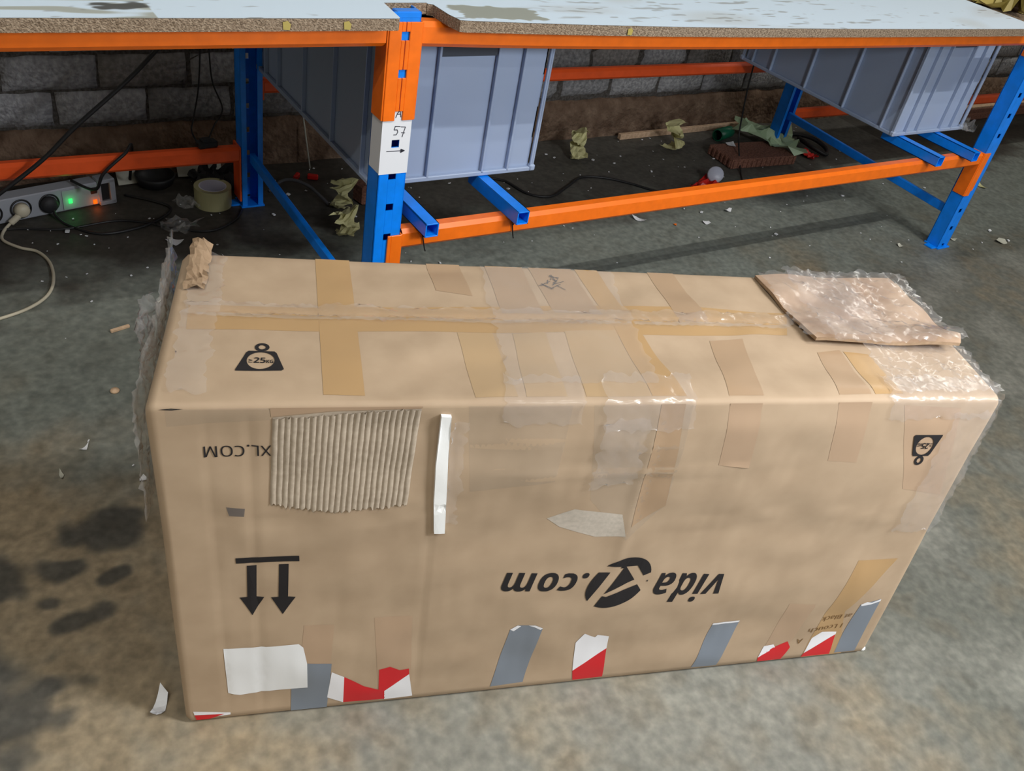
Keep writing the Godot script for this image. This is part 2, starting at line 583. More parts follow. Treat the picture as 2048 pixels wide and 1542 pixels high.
func unseen_front_lamp(at: Vector3, towards: Vector3, size: Vector2, energy: float, label: String) -> void:  # front lamp out of view; panel and stand are assumed
	var t := thing("unseen_front_lamp", label, "lamp", "", at)
	t.look_at_from_position(at, towards, Vector3.UP)
	obj("lamp_housing", boxmesh(Vector3(0, 0, 0.03), Vector3(size.x / 2 + 0.02, size.y / 2 + 0.02, 0.025), 0.006), M.lamp_body, t)
	obj("glowing_panel", boxmesh(Vector3(0, 0, 0.003), Vector3(size.x / 2, size.y / 2, 0.003)), M.panel_glow, t)
	var l := AreaLight3D.new()
	l.name = "panel_light"
	l.area_size = size
	l.light_energy = energy
	l.light_color = Color(0.97, 0.985, 1.0)
	l.area_range = 30.0
	l.area_attenuation = 2.0
	l.shadow_enabled = true
	l.position = Vector3(0, 0, -0.004)
	t.add_child(l)
	var st := S(true)
	var down := t.global_transform.affine_inverse()
	tube(st, [down * (at + Vector3(0, -0.05, 0.05)), down * Vector3(at.x, 0.5, at.z + 0.05)], 0.014, 10)
	for k in 3:
		var a := TAU * k / 3.0 + 0.3
		tube(st, [down * Vector3(at.x, 0.5, at.z + 0.05), down * Vector3(at.x + 0.4 * cos(a), 0.012, at.z + 0.05 + 0.4 * sin(a))], 0.011, 8)
	obj("unseen_lamp_stand", done(st), M.black, t)

func setting() -> void:
	# floor with thickness; plan coordinates for its stains
	var st := S()
	var x0 := -6.0
	var x1 := 8.0
	var z0 := -1.4
	var z1 := 8.0
	for p in [Vector3(x0, 0, z1), Vector3(x1, 0, z0), Vector3(x1, 0, z1), Vector3(x0, 0, z1), Vector3(x0, 0, z0), Vector3(x1, 0, z0)]:
		st.set_uv(Vector2((p.x + 1.6) / 4.8, (p.z + 1.4) / 3.6))
		st.set_uv2(Vector2(p.x, p.z) * 1.6)
		st.add_vertex(p)
	st.set_uv(Vector2.ZERO)
	st.set_uv2(Vector2.ZERO)
	quad(st, Vector3(x0, -0.15, z0), Vector3(x1, -0.15, z0), Vector3(x1, -0.15, z1), Vector3(x0, -0.15, z1))
	for e in [[x0, z0, x0, z1], [x0, z1, x1, z1], [x1, z1, x1, z0], [x1, z0, x0, z0]]:
		quad(st, Vector3(e[0], -0.15, e[1]), Vector3(e[2], -0.15, e[3]), Vector3(e[2], 0, e[3]), Vector3(e[0], 0, e[1]))
	structure(obj("floor", done(st), M.concrete), "worn grey concrete warehouse floor with brown patches and oil stains")
	structure(obj("ceiling", boxmesh(Vector3(1, 5.1, 3.3), Vector3(7, 0.08, 4.8)), M.plaster), "pale hall ceiling")
	structure(obj("wall_left", boxmesh(Vector3(-6.08, 2.5, 3.3), Vector3(0.08, 2.55, 4.8)), M.plaster), "pale wall on the left of the hall")
	structure(obj("wall_right", boxmesh(Vector3(8.08, 2.5, 3.3), Vector3(0.08, 2.55, 4.8)), M.plaster), "pale wall on the right of the hall")
	structure(obj("wall_front", boxmesh(Vector3(1, 2.5, 8.08), Vector3(7.1, 2.55, 0.08)), M.plaster), "pale wall facing the bench")
	var back := Node3D.new()
	back.name = "wall_back"
	add_child(back)
	structure(back, "rough grey concrete block wall behind the bench")
	obj("mortar", boxmesh(Vector3(1, 0.36, -1.32), Vector3(7, 0.36, 0.08)), M.mortar, back)
	obj("upper_wall", boxmesh(Vector3(1, 2.88, -1.32), Vector3(7, 2.16, 0.09)), M.plaster, back)
	# blocks, each proud of the mortar by its own amount
	var r := RandomNumberGenerator.new()
	r.seed = 5
	var shapes := []
	for k in 6:
		shapes.append(block_mesh(0.2535, 0.097, 50 + k))
	for row in 5:
		var y := 0.165 + 0.11 * row + 0.0525
		var off: float = -0.49 if row % 2 == 0 else -0.36
		for k in range(-4, 22):
			var x := off + 0.2665 * (k + 0.5)
			if x > 5.3:
				continue
			var o := obj("block", shapes[r.randi() % 6], M.block[r.randi() % 4], back)
			o.position = Vector3(x + r.randf_range(-0.003, 0.003), y + r.randf_range(-0.002, 0.002), -1.238 + r.randf_range(-0.004, 0.004))
			if r.randf() < 0.5:
				o.rotation.z = PI
	# the rendered foot of the wall, lumpy
	st = S(true)
	var nx := 150
	var prof := [Vector2(0.0, -1.205), Vector2(0.03, -1.203), Vector2(0.07, -1.206), Vector2(0.11, -1.208), Vector2(0.138, -1.212), Vector2(0.152, -1.226), Vector2(0.156, -1.25)]
	var g := []
	for i in nx + 1:
		var x := -2.2 + 7.6 * i / nx
		var col := []
		for k in prof.size():
			var p: Vector2 = prof[k]
			col.append(Vector3(x, p.x + (0.010 * nv(x * 5.0, k * 0.7, 40.0) if k > 0 else 0.0), p.y + 0.009 * nv(x * 7.0, k * 1.3, 41.0)))
		g.append(col)
	for i in nx:
		for k in prof.size() - 1:
			quad(st, g[i][k], g[i + 1][k], g[i + 1][k + 1], g[i][k + 1])
	structure(obj("trim_1", done(st), M.plinth), "lumpy brown rendered foot of the block wall")

func block_mesh(w: float, h: float, seed_: int) -> ArrayMesh:
	# rough face with worn edges, 6 x 3 cells
	var r := RandomNumberGenerator.new()
	r.seed = seed_
	var st := S(true)
	var nx := 7
	var ny := 4
	var g := []
	for j in ny + 1:
		var row := []
		for i in nx + 1:
			var x := -w / 2 + w * i / nx
			var y := -h / 2 + h * j / ny
			var edge := i == 0 or i == nx or j == 0 or j == ny
			row.append(Vector3(x + r.randf_range(-0.003, 0.003), y + r.randf_range(-0.003, 0.003), (0.0 if edge else 0.009) + r.randf_range(-0.002, 0.002)))
		g.append(row)
	for j in ny:
		for i in nx:
			quad(st, g[j][i], g[j][i + 1], g[j + 1][i + 1], g[j + 1][i])
	var b := Vector3(0, 0, -0.012)
	for i in nx:
		quad(st, g[0][i] + b, g[0][i + 1] + b, g[0][i + 1], g[0][i])
		quad(st, g[ny][i], g[ny][i + 1], g[ny][i + 1] + b, g[ny][i] + b)
	for j in ny:
		quad(st, g[j][0] + b, g[j][0], g[j + 1][0], g[j + 1][0] + b)
		quad(st, g[j][nx], g[j][nx] + b, g[j + 1][nx] + b, g[j + 1][nx])
	return done(st)

# ------------------------------------------------------------------ the racking
const BAY := 2.436
const DEEP := 0.95
const PITCH := 0.075
const HOLE0 := 0.835

func sag(x: float) -> float:
	return -0.0305 * (1.0 - exp(-x / 0.8)) if x > 0.0 else 0.0

# perforated C post; its closed side looks along face (+1 front, -1 rear)
func post(parent: Node3D, x: float, zface: float, face: float, top: float, skip: Array) -> Node3D:
	var st := S()
	var w := 0.033
	var hw := 0.009
	var t := 0.0015
	var z := zface - face * t
	var holes := []
	for k in 12:
		var y := HOLE0 - PITCH * k
		if y < top - 0.02 and not (k in skip):
			holes.append(y)
	for s in [-1.0, 1.0]:
		cbox(st, Vector3(x + s * (w + hw) / 2, top / 2 + 0.002, z), Vector3((w - hw) / 2, top / 2 - 0.002, t), 0.0004)
		cbox(st, Vector3(x + s * (w - t), top / 2 + 0.002, zface - face * 0.0265), Vector3(t, top / 2 - 0.002, 0.0265), 0.0004)
		cbox(st, Vector3(x + s * (w - 0.008), top / 2 + 0.002, zface - face * 0.052), Vector3(0.008, top / 2 - 0.002, t), 0.0004)
	if face > 0.0:  # added back plate, keeps the inside behind the holes dark
		cbox(st, Vector3(x, top / 2 + 0.002, zface - 0.052), Vector3(w - 0.016, top / 2 - 0.002, t))
	var y1 := top
	for y in holes:
		var y0: float = y + 0.0085
		cbox(st, Vector3(x, (y0 + y1) / 2, z), Vector3(hw, (y1 - y0) / 2, t))
		y1 = y - 0.0085
	cbox(st, Vector3(x, y1 / 2, z), Vector3(hw, y1 / 2, t))
	var o := obj("upright_post", done(st), M.blue, parent)
	var f := S()
	cbox(f, Vector3(x, 0.003, zface - face * 0.024), Vector3(0.037, 0.003, 0.034), 0.001)
	cbox(f, Vector3(x - 0.048, 0.003, zface - face * 0.02), Vector3(0.016, 0.003, 0.018), 0.001)
	obj("foot_plate", done(f), M.blue, o)
	return o

# hooked end plate of a beam, on the side s of the post at x
func connector(parent: Node3D, x: float, s: float, top: float, zf: float, h: float, m: Material, windows: Array, slim := false) -> void:
	var st := S()
	var t := 0.0022
	var z := zf + t + 0.0008
	var bot := top - h
	if slim:
		cbox(st, Vector3(x + s * 0.0365, (top + bot) / 2, zf - 0.030), Vector3(0.003, h / 2, 0.030), 0.001)
		obj("beam_connector", done(st), m, parent)
		return
	cbox(st, Vector3(x + s * 0.0225, (top + bot) / 2, z), Vector3(0.0135, h / 2, t), 0.001)
	var y1 := top
	for y in windows:
		cbox(st, Vector3(x + s * 0.005, (y1 + y + 0.0085) / 2, z), Vector3(0.0042, (y1 - y - 0.0085) / 2, t), 0.0008)
		y1 = y - 0.0085
	cbox(st, Vector3(x + s * 0.005, (y1 + bot + 0.02) / 2, z), Vector3(0.0042, (y1 - bot - 0.02) / 2, t), 0.0008)
	cbox(st, Vector3(x + s * 0.0365, (top + bot) / 2, zf - 0.022), Vector3(0.0028, h / 2, 0.0245), 0.001)
	obj("beam_connector", done(st), m, parent)

func beam(parent: Node3D, xa: float, xb: float, y0: float, y1: float, zf: float, deep: float, m: Material, sagging := false) -> Node3D:
	var st := S()
	var n := 16 if sagging else 1
	var ch := 0.009
	var zb := zf - deep
	var sec := [Vector2(y0 + ch, zf), Vector2(y1 - ch, zf), Vector2(y1, zf - ch), Vector2(y1, zb + ch), Vector2(y1 - ch, zb), Vector2(y0 + ch, zb), Vector2(y0, zb + ch), Vector2(y0, zf - ch)]
	for k in n:
		var a := lerpf(xa, xb, float(k) / n)
		var b := lerpf(xa, xb, float(k + 1) / n)
		var sa := sag(a) if sagging else 0.0
		var sb := sag(b) if sagging else 0.0
		for j in sec.size():
			var p: Vector2 = sec[j]
			var q: Vector2 = sec[(j + 1) % sec.size()]
			quad(st, Vector3(a, p.x + sa, p.y), Vector3(b, p.x + sb, p.y), Vector3(b, q.x + sb, q.y), Vector3(a, q.x + sa, q.y))
	return obj("beam", done(st), m, parent)

func brace(parent: Node3D, a: Vector3, b: Vector3) -> void:
	var d := b - a
	var z := d.normalized()
	var xx := Vector3.UP.cross(z).normalized()
	obj("frame_brace", boxmesh((a + b) / 2, Vector3(0.008, 0.016, d.length() / 2), 0.002, Basis(xx, z.cross(xx), z)), M.blue, parent)

func rack() -> void:
	var t := thing("pallet_rack", "blue and orange steel racking frame that carries the white bench tops", "rack")
	var p57 := post(t, 0.0, 0.0, 1.0, 0.880, [0, 1, 2])
	post(t, 0.0, -DEEP - 0.02, -1.0, 0.855, [])
	post(t, BAY, 0.0, 1.0, 0.850, [0, 1, 2, 6, 7, 8])
	post(t, BAY, -DEEP - 0.02, -1.0, 0.830, [])
	# head cap of the post that shows between the boards
	obj("post_cap", boxmesh(Vector3(0.006, 0.874, -0.012), Vector3(0.027, 0.0065, 0.0125), 0.002), M.blue, p57)
	# number sticker round the post, with a gap for the hole
	var st := S()
	cbox(st, Vector3(-0.0215, 0.604, 0.0006), Vector3(0.0125, 0.063, 0.0005))
	cbox(st, Vector3(0.0215, 0.604, 0.0006), Vector3(0.0125, 0.063, 0.0005))
	cbox(st, Vector3(0, 0.571, 0.0006), Vector3(0.009, 0.030, 0.0005))
	cbox(st, Vector3(0, 0.652, 0.0006), Vector3(0.009, 0.0335, 0.0005))
	cbox(st, Vector3(-0.0336, 0.604, -0.024), Vector3(0.0005, 0.061, 0.0245))
	var sk := obj("number_sticker", done(st), M.white_sticker, p57)
	var on := func(x: float, y: float) -> Vector3: return Vector3(x, y, 0.0016)
	for writing in [["handwritten_digit", [[0.008, 0.648, -0.004, 0.649, -0.006, 0.641, 0.001, 0.641, 0.003, 0.636, 0.0, 0.630, -0.007, 0.630]]], ["handwritten_digit", [[0.009, 0.647, 0.020, 0.646, 0.016, 0.632, 0.014, 0.624], [0.011, 0.634, 0.020, 0.633]]], ["handwritten_arrow", [[-0.020, 0.594, 0.022, 0.593], [0.014, 0.597, 0.023, 0.593, 0.014, 0.589, 0.014, 0.597]]], ["handwritten_letter", [[0.004, 0.684, -0.002, 0.676, -0.005, 0.667], [0.004, 0.684, 0.007, 0.668], [-0.002, 0.675, 0.006, 0.675]]]]:
		var wr := S()
		for line in writing[1]:
			strokes(wr, pts2(line), 0.0018, on, Vector2.ONE)
		obj(writing[0], done(wr), M.marker, sk)
	# front beams
	var b := beam(t, -2.3, -0.040, 0.812, 0.862, 0.0, 0.04, M.orange)
	connector(b, 0.0, -1.0, 0.862, 0.0, 0.2, M.orange, [HOLE0, HOLE0 - PITCH])
	b = beam(t, 0.040, BAY - 0.04, 0.812, 0.862, 0.0, 0.04, M.orange, true)
	connector(b, 0.0, 1.0, 0.862, 0.0, 0.2, M.orange, [HOLE0, HOLE0 - PITCH])
	connector(b, BAY, -1.0, 0.835, 0.0, 0.10, M.orange, [])
	b = beam(t, 0.040, BAY - 0.04, 0.346, 0.396, 0.0, 0.04, M.orange)
	connector(b, 0.0, 1.0, 0.388, 0.0, 0.17, M.orange, [])
	connector(b, BAY, -1.0, 0.396, 0.0, 0.17, M.orange, [])
	# rear beams
	var zr := -DEEP + 0.03
	b = beam(t, -2.3, -0.040, 0.150, 0.200, zr, 0.035, M.orange_red)
	connector(b, 0.0, -1.0, 0.200, zr, 0.18, M.orange_red, [], true)
	b = beam(t, 0.040, BAY - 0.04, 0.362, 0.404, zr, 0.035, M.orange_red)
	connector(b, 0.0, 1.0, 0.404, zr, 0.060, M.orange_red, [], true)
	connector(b, BAY, -1.0, 0.404, zr, 0.060, M.orange_red, [], true)
	b = beam(t, BAY + 0.04, 5.0, 0.140, 0.186, zr, 0.035, M.orange_red)
	connector(b, BAY, 1.0, 0.186, zr, 0.17, M.orange_red, [], true)
	b = beam(t, -2.3, -0.040, 0.812, 0.862, zr, 0.035, M.orange_red)
	b = beam(t, 0.040, BAY - 0.04, 0.780, 0.828, zr, 0.035, M.orange_red)
	for x in [0.0, BAY]:
		brace(t, Vector3(x, 0.165, -DEEP + 0.03), Vector3(x, 0.14, -0.045))
	# rails across the lower beams
	rail(0.090, "blue square steel rail under the left edge of the nearer grey crate")
	rail(0.340, "blue square steel rail under the right half of the nearer grey crate")
	rail(2.050, "blue square steel rail under the left edge of the farther grey crate")
	rail(2.262, "blue square steel rail under the farther grey crate beside the right post")
	tie(0.099, "black cable tie holding the left rail to the lower orange beam")
	tie(0.349, "black cable tie holding the second rail to the lower orange beam")

func rail(x: float, label: String) -> void:
	var t := thing("square_rail", label, "rail", "blue rails that carry the crates")
	var st := S()
	var h := 0.017
	var w := 0.0015
	var z := -0.075
	var l := 0.12
	cbox(st, Vector3(x, 0.396 + 2 * h - w + 0.0005, z), Vector3(h, w, l), 0.0005)
	cbox(st, Vector3(x, 0.396 + w + 0.0005, z), Vector3(h, w, l), 0.0005)
	cbox(st, Vector3(x - h + w, 0.396 + h + 0.0005, z), Vector3(w, h, l), 0.0005)
	cbox(st, Vector3(x + h - w, 0.396 + h + 0.0005, z), Vector3(w, h, l), 0.0005)
	obj("steel_tube", done(st), M.blue, t)

func tie(x: float, label: String) -> void:
	var t := thing("cable_tie", label, "cable tie")
	var p := [Vector3(x - 0.012, 0.393, 0.003), Vector3(x - 0.006, 0.370, 0.004), Vector3(x, 0.345, 0.004), Vector3(x + 0.004, 0.335, 0.003)]
	obj("strap", tubemesh(smooth_path(p, 4), 0.0016, 6), M.black, t)
	var q := [Vector3(x + 0.012, 0.3935, 0.002), Vector3(x + 0.003, 0.388, 0.005), Vector3(x - 0.004, 0.384, 0.009), Vector3(x - 0.014, 0.378, 0.014)]
	obj("tail", tubemesh(smooth_path(q, 4), 0.0014, 6), M.black, t)

func slab(poly: PackedVector2Array, y0: float, y1: float, sagging: bool) -> Array:
	# [top with plan UVs, core] of a board whose outline is given in plan
	var top := S()
	var f := func(x: float, z: float) -> Vector3:
		return Vector3(x, y1 + (sag(x) if sagging else 0.0), z)
	var p := poly
	if not Geometry2D.is_polygon_clockwise(p):
		p = p.duplicate()
		p.reverse()
	var mesh := S()
	patch(mesh, p, f, Vector2(1, 0.2), 0.15)
	var arr := mesh.commit_to_arrays()
	for v in arr[Mesh.ARRAY_VERTEX]:
		top.set_uv(Vector2((v.x + 1.2) / 3.6, (v.z + 0.3) / 0.4))
		top.add_vertex(v + Vector3(0, 0.0008, 0))
	var core := S()
	patch(core, p, f, Vector2(1, 0.2), 0.15)
	patch(core, p, func(x: float, z: float) -> Vector3: return Vector3(x, y0 + (sag(x) if sagging else 0.0), z), Vector2(1, 0.2), 0.15)
	for k in p.size():
		var a := p[k]
		var b := p[(k + 1) % p.size()]
		var n := maxi(1, int((b - a).length() / 0.02))
		for j in n:
			var c := a.lerp(b, float(j) / n)
			var d := a.lerp(b, float(j + 1) / n)
			var sc := sag(c.x) if sagging else 0.0
			var sd := sag(d.x) if sagging else 0.0
			var na := 0.0015 * nv(c.x * 60.0, c.y * 60.0, 50.0)
			var nb := 0.0015 * nv(d.x * 60.0, d.y * 60.0, 50.0)
			quad(core, Vector3(c.x, y1 + sc, c.y), Vector3(d.x, y1 + sd, d.y), Vector3(d.x, y0 + sd, d.y + nb), Vector3(c.x, y0 + sc, c.y + na))
	return [done(top), done(core)]

func boards() -> void:
	var t := thing("bench_top", "white laminated chipboard bench top to the left of the numbered post", "bench top", "white chipboard bench tops")
	var m := slab(pts2([-2.3, 0.056, -0.045, 0.056, -0.040, 0.050, -0.031, -0.040, 0.066, -0.044, 0.066, -1.0, -2.3, -1.0]), 0.8625, 0.884, false)
	obj("white_laminate", m[0], M.laminate, t)
	obj("chipboard_core", m[1], M.chip, t)
	var left := t
	t = thing("bench_top", "stained white chipboard bench top above the two grey crates", "bench top", "white chipboard bench tops")
	m = slab(pts2([0.090, 0.054, 0.105, 0.056, 2.262, 0.052, 2.264, -0.04, 2.275, -1.0, 0.069, -1.0, 0.069, -0.046, 0.080, -0.042, 0.082, 0.02]), 0.8625, 0.884, true)
	obj("white_laminate", m[0], M.laminate, t)
	obj("chipboard_core", m[1], M.chip, t)
	# smears of yellow glue on the edges
	for x in [-0.27, -0.155, 0.52]:
		var st := S()
		patch(st, pts2([x, 0.866, x + 0.012, 0.865, x + 0.014, 0.875, x + 0.008, 0.881, x - 0.001, 0.879]), func(a: float, b: float) -> Vector3: return Vector3(a, b + sag(a), 0.0578), Vector2.ONE)
		obj("glue_smear", done(st), M.olive, left if x < 0.0 else t)

# ------------------------------------------------------------------ crates
func crate(label: String, x0: float, x1: float, zf: float, zb: float, scrap_: bool) -> void:
	var t := thing("plastic_crate", label, "crate", "grey plastic stacking crates on the lower shelf", Vector3((x0 + x1) / 2, 0.432, (zf + zb) / 2))
	var hx := (x1 - x0) / 2
	var hz := (zf - zb) / 2
	var h := 0.335
	var st := S()
	cbox(st, Vector3(0, 0.004, 0), Vector3(hx - 0.010, 0.003, hz - 0.010), 0.001)
	for s in [-1.0, 1.0]:
		cbox(st, Vector3(s * (hx - 0.014), h / 2 + 0.003, 0), Vector3(0.002, h / 2 - 0.004, hz - 0.012), 0.0005)
		cbox(st, Vector3(0, h / 2 + 0.003, s * (hz - 0.014)), Vector3(hx - 0.012, h / 2 - 0.004, 0.002), 0.0005)
	obj("crate_wall", done(st), M.crate, t)
	st = S()
	for y in [0.0065, h]:
		for s in [-1.0, 1.0]:
			cbox(st, Vector3(s * (hx - 0.006), y, 0), Vector3(0.006, 0.006, hz), 0.002)
			cbox(st, Vector3(0, y, s * (hz - 0.006)), Vector3(hx, 0.006, 0.006), 0.002)
	# flared corners of the foot
	for sx in [-1.0, 1.0]:
		for sz in [-1.0, 1.0]:
			cbox(st, Vector3(sx * (hx - 0.005), 0.010, sz * (hz - 0.005)), Vector3(0.009, 0.009, 0.009), 0.004)
	obj("rim", done(st), M.crate, t)
	var w := x1 - x0
	for fx in [0.0, 0.17, 0.325, 0.665, 0.83, 1.0]:
		for s in [-1.0, 1.0]:
			var x: float = -hx + 0.004 + (w - 0.008) * fx
			obj("rib", boxmesh(Vector3(x, h / 2, s * (hz - 0.006)), Vector3(0.003, h / 2 - 0.008, 0.006), 0.001), M.crate, t)
	var d := zf - zb
	for fz in [0.0, 0.075, 0.31, 0.56, 0.80, 0.93, 1.0]:
		for s in [-1.0, 1.0]:
			var z: float = hz - 0.004 - (d - 0.008) * fz
			obj("rib", boxmesh(Vector3(s * (hx - 0.006), h / 2, z), Vector3(0.006, h / 2 - 0.008, 0.003), 0.001), M.crate, t)
	st = S()
	cbox(st, Vector3(-hx + w * 0.49, h - 0.018, hz - 0.0085), Vector3(w * 0.165, 0.014, 0.004), 0.001)
	obj("label_slot", done(st), M.crate_dark, t)
	if scrap_:
		var o := obj("torn_film", crumple(0.06, 0.05, 0.06, 61, 8), M.film_dull, t)
		o.position = Vector3(hx + 0.012, 0.0, hz + 0.006)
		o.set_meta("label", "torn white film caught on the lower corner")

func crates() -> void:
	crate("large grey plastic crate behind the numbered post on two blue rails", 0.022, 0.492, -0.152, -0.93, false)
	crate("large grey plastic crate beside the right rack post with film on its corner", 1.990, 2.405, -0.128, -0.90, true)

# ------------------------------------------------------------------ the carton
const BFL := Vector3(-0.674, 0.001, 0.761)
const BFR := Vector3(0.521, 0.001, 1.173)
const TFL := Vector3(-0.6823, 0.65, 0.7361)
const TFR := Vector3(0.491, 0.65, 1.148)
const TBL := Vector3(-0.5413, 0.65, 0.3991)
const TBR := Vector3(0.633, 0.65, 0.829)
const BBL := Vector3(-0.533, 0.001, 0.424)
const BBR := Vector3(0.663, 0.001, 0.854)
const LONG := Vector2(1.25, 0.65)
const WIDE := Vector2(1.25, 0.365)

func quadmap(a: Vector3, b: Vector3, c: Vector3, d: Vector3, u: float, v: float) -> Vector3:
	return a.lerp(b, u).lerp(d.lerp(c, u), v)

func rim_fade(u: float, v: float) -> float:
	return smoothstep(0.0, 0.08, u) * smoothstep(1.0, 0.92, u) * smoothstep(0.0, 0.08, v) * smoothstep(1.0, 0.92, v)

func groove(x: float, at: float, w: float) -> float:
	return exp(-pow((x - at) / w, 2.0))

# height of the front panel above its plane: soft buckles, scored lines
func front_relief(u: float, v: float) -> float:
	var k := 0.006 * nv(u * 3.0, v * 2.2, 60.0) + 0.0022 * nv(u * 9.0, v * 6.0, 61.0)
	k -= 0.0022 * groove(v, 0.70 + 0.03 * nv(u * 4.0, 0.0, 62.0), 0.006) * smoothstep(0.36, 0.30, u)
	k += 0.0022 * groove(v, 0.812 + 0.015 * sin(u * 9.0), 0.008) * smoothstep(0.3, 0.4, u) * smoothstep(0.8, 0.62, u)
	k -= 0.0016 * groove(u, 0.088, 0.004) + 0.0020 * groove(u, 0.047, 0.003)
	k += 0.0024 * groove(u, 0.535, 0.008) * smoothstep(0.42, 0.55, v)
	k -= 0.0012 * groove(v, 0.36, 0.006) * smoothstep(0.5, 0.3, u)
	k -= 0.0014 * groove(u, 0.285, 0.004) * smoothstep(0.75, 0.6, v)
	k += 0.0016 * groove(v, 0.60 + 0.05 * nv(u * 2.5, 3.0, 63.0), 0.006) * smoothstep(0.55, 0.65, u)
	k += 0.0015 * groove(v, 0.90 - 0.10 * (u - 0.3), 0.006) * smoothstep(0.28, 0.34, u) * smoothstep(0.62, 0.5, u)
	k += 0.00035 * nv(u * 40.0, v * 5.0, 66.0)
	# crushed lower left corner
	k -= 0.006 * smoothstep(0.075, 0.0, u + 0.55 * v)
	return k * rim_fade(u, v)

func top_relief(u: float, w: float) -> float:
	var k := 0.004 * nv(u * 3.5, w * 2.0, 64.0) + 0.0016 * nv(u * 11.0, w * 4.0, 65.0)
	k -= 0.003 * groove(w, 0.553, 0.016)
	return k * rim_fade(u, w)

func bulge_left(v: float) -> float:
	return 0.016 * smoothstep(0.25, 1.0, v)

func front(u: float, v: float, off := 0.0) -> Vector3:
	var n := Vector3(-0.3258, 0.038, 0.9447)
	return quadmap(BFL, BFR, TFR, TFL, u, v) + n * (front_relief(u, v) + off)

func top(u: float, w: float, off := 0.0) -> Vector3:
	return quadmap(TFL, TFR, TBR, TBL, u, w) + Vector3(0, top_relief(u, w) + off, 0)

func carton_body() -> ArrayMesh:
	var st := S(true)
	var nu := 220
	var r := 0.009
	var loop := func(u: float) -> Array:
		var a := []
		var fv := 52
		var nf := Vector3(-0.3258, 0.038, 0.9447)
		# front, up
		for k in fv + 1:
			a.append(front(u, lerpf(0.012, 1.0 - r / 0.65, float(k) / fv)))
		# rounded upper front edge
		var c := front(u, 1.0 - r / 0.65) - nf * r
		for k in range(1, 4):
			var g := PI / 2 * k / 4.0
			a.append(c + (nf * cos(g) + Vector3.UP * sin(g)) * r)
		for k in 31:
			a.append(top(u, lerpf(r / 0.365, 1.0 - r / 0.365, k / 30.0)))
		var d := top(u, 1.0 - r / 0.365) - Vector3(0, r, 0)
		for k in range(1, 4):
			var g := PI / 2 * k / 4.0
			a.append(d + (Vector3.UP * cos(g) - nf * sin(g)) * r)
		for k in 9:
			a.append(quadmap(BBL, BBR, TBR, TBL, u, lerpf(1.0 - r / 0.65, 0.012, k / 8.0)))
		a.append(quadmap(BBL, BBR, TBR, TBL, u, 0.0).lerp(quadmap(BFL, BFR, TFR, TFL, u, 0.0), 0.02))
		a.append(quadmap(BBL, BBR, TBR, TBL, u, 0.0).lerp(quadmap(BFL, BFR, TFR, TFL, u, 0.0), 0.98))
		return a
	var rings := []
	for i in nu + 1:
		rings.append(loop.call(float(i) / nu))
	for i in nu:
		var n: int = rings[i].size()
		for k in n:
			var k2 := (k + 1) % n
			quad(st, rings[i][k], rings[i + 1][k], rings[i + 1][k2], rings[i][k2])
	# ends: an inset ring, then a fan, so that the vertical edges are rounded too
	for e in 2:
		var ring: Array = rings[0] if e == 0 else rings[nu]
		var mid := Vector3.ZERO
		for p in ring:
			mid += p / ring.size()
		var out := (BFL - BFR).normalized() * (1.0 if e == 0 else -1.0)
		var inner := []
		for p in ring:
			var q: Vector3 = p
			inner.append(q + (mid - q).normalized() * 0.010 + out * 0.008)
		for k in ring.size():
			var k2: int = (k + 1) % ring.size()
			if e == 0:
				quad(st, ring[k], ring[k2], inner[k2], inner[k])
				tri(st, inner[k], inner[k2], mid + out * 0.014)
			else:
				quad(st, ring[k2], ring[k], inner[k], inner[k2])
				tri(st, inner[k2], inner[k], mid + out * 0.014)
	return done(st)

func on_front(off: float) -> Callable:
	return func(u: float, v: float) -> Vector3: return front(u, v, off)

func on_top(off: float) -> Callable:
	return func(u: float, w: float) -> Vector3: return top(u, w, off)

func sheet_front(parent: Node3D, called: String, a: Array, off: float, m: Material, label := "") -> MeshInstance3D:
	var st := S(true)
	patch(st, pts2(a), on_front(off * 0.4), LONG)
	var o := obj(called, done(st), m, parent)
	if label != "":
		o.set_meta("label", label)
	return o

func sheet_top(parent: Node3D, called: String, a: Array, off: float, m: Material, label := "") -> MeshInstance3D:
	var st := S(true)
	patch(st, pts2(a), on_top(off * 0.4), WIDE)
	var o := obj(called, done(st), m, parent)
	if label != "":
		o.set_meta("label", label)
	return o

func disc(c: Vector2, rx: float, ry: float, n := 28) -> PackedVector2Array:
	var p := PackedVector2Array()
	for k in n:
		p.append(c + Vector2(cos(TAU * k / n) * rx, sin(TAU * k / n) * ry))
	return p

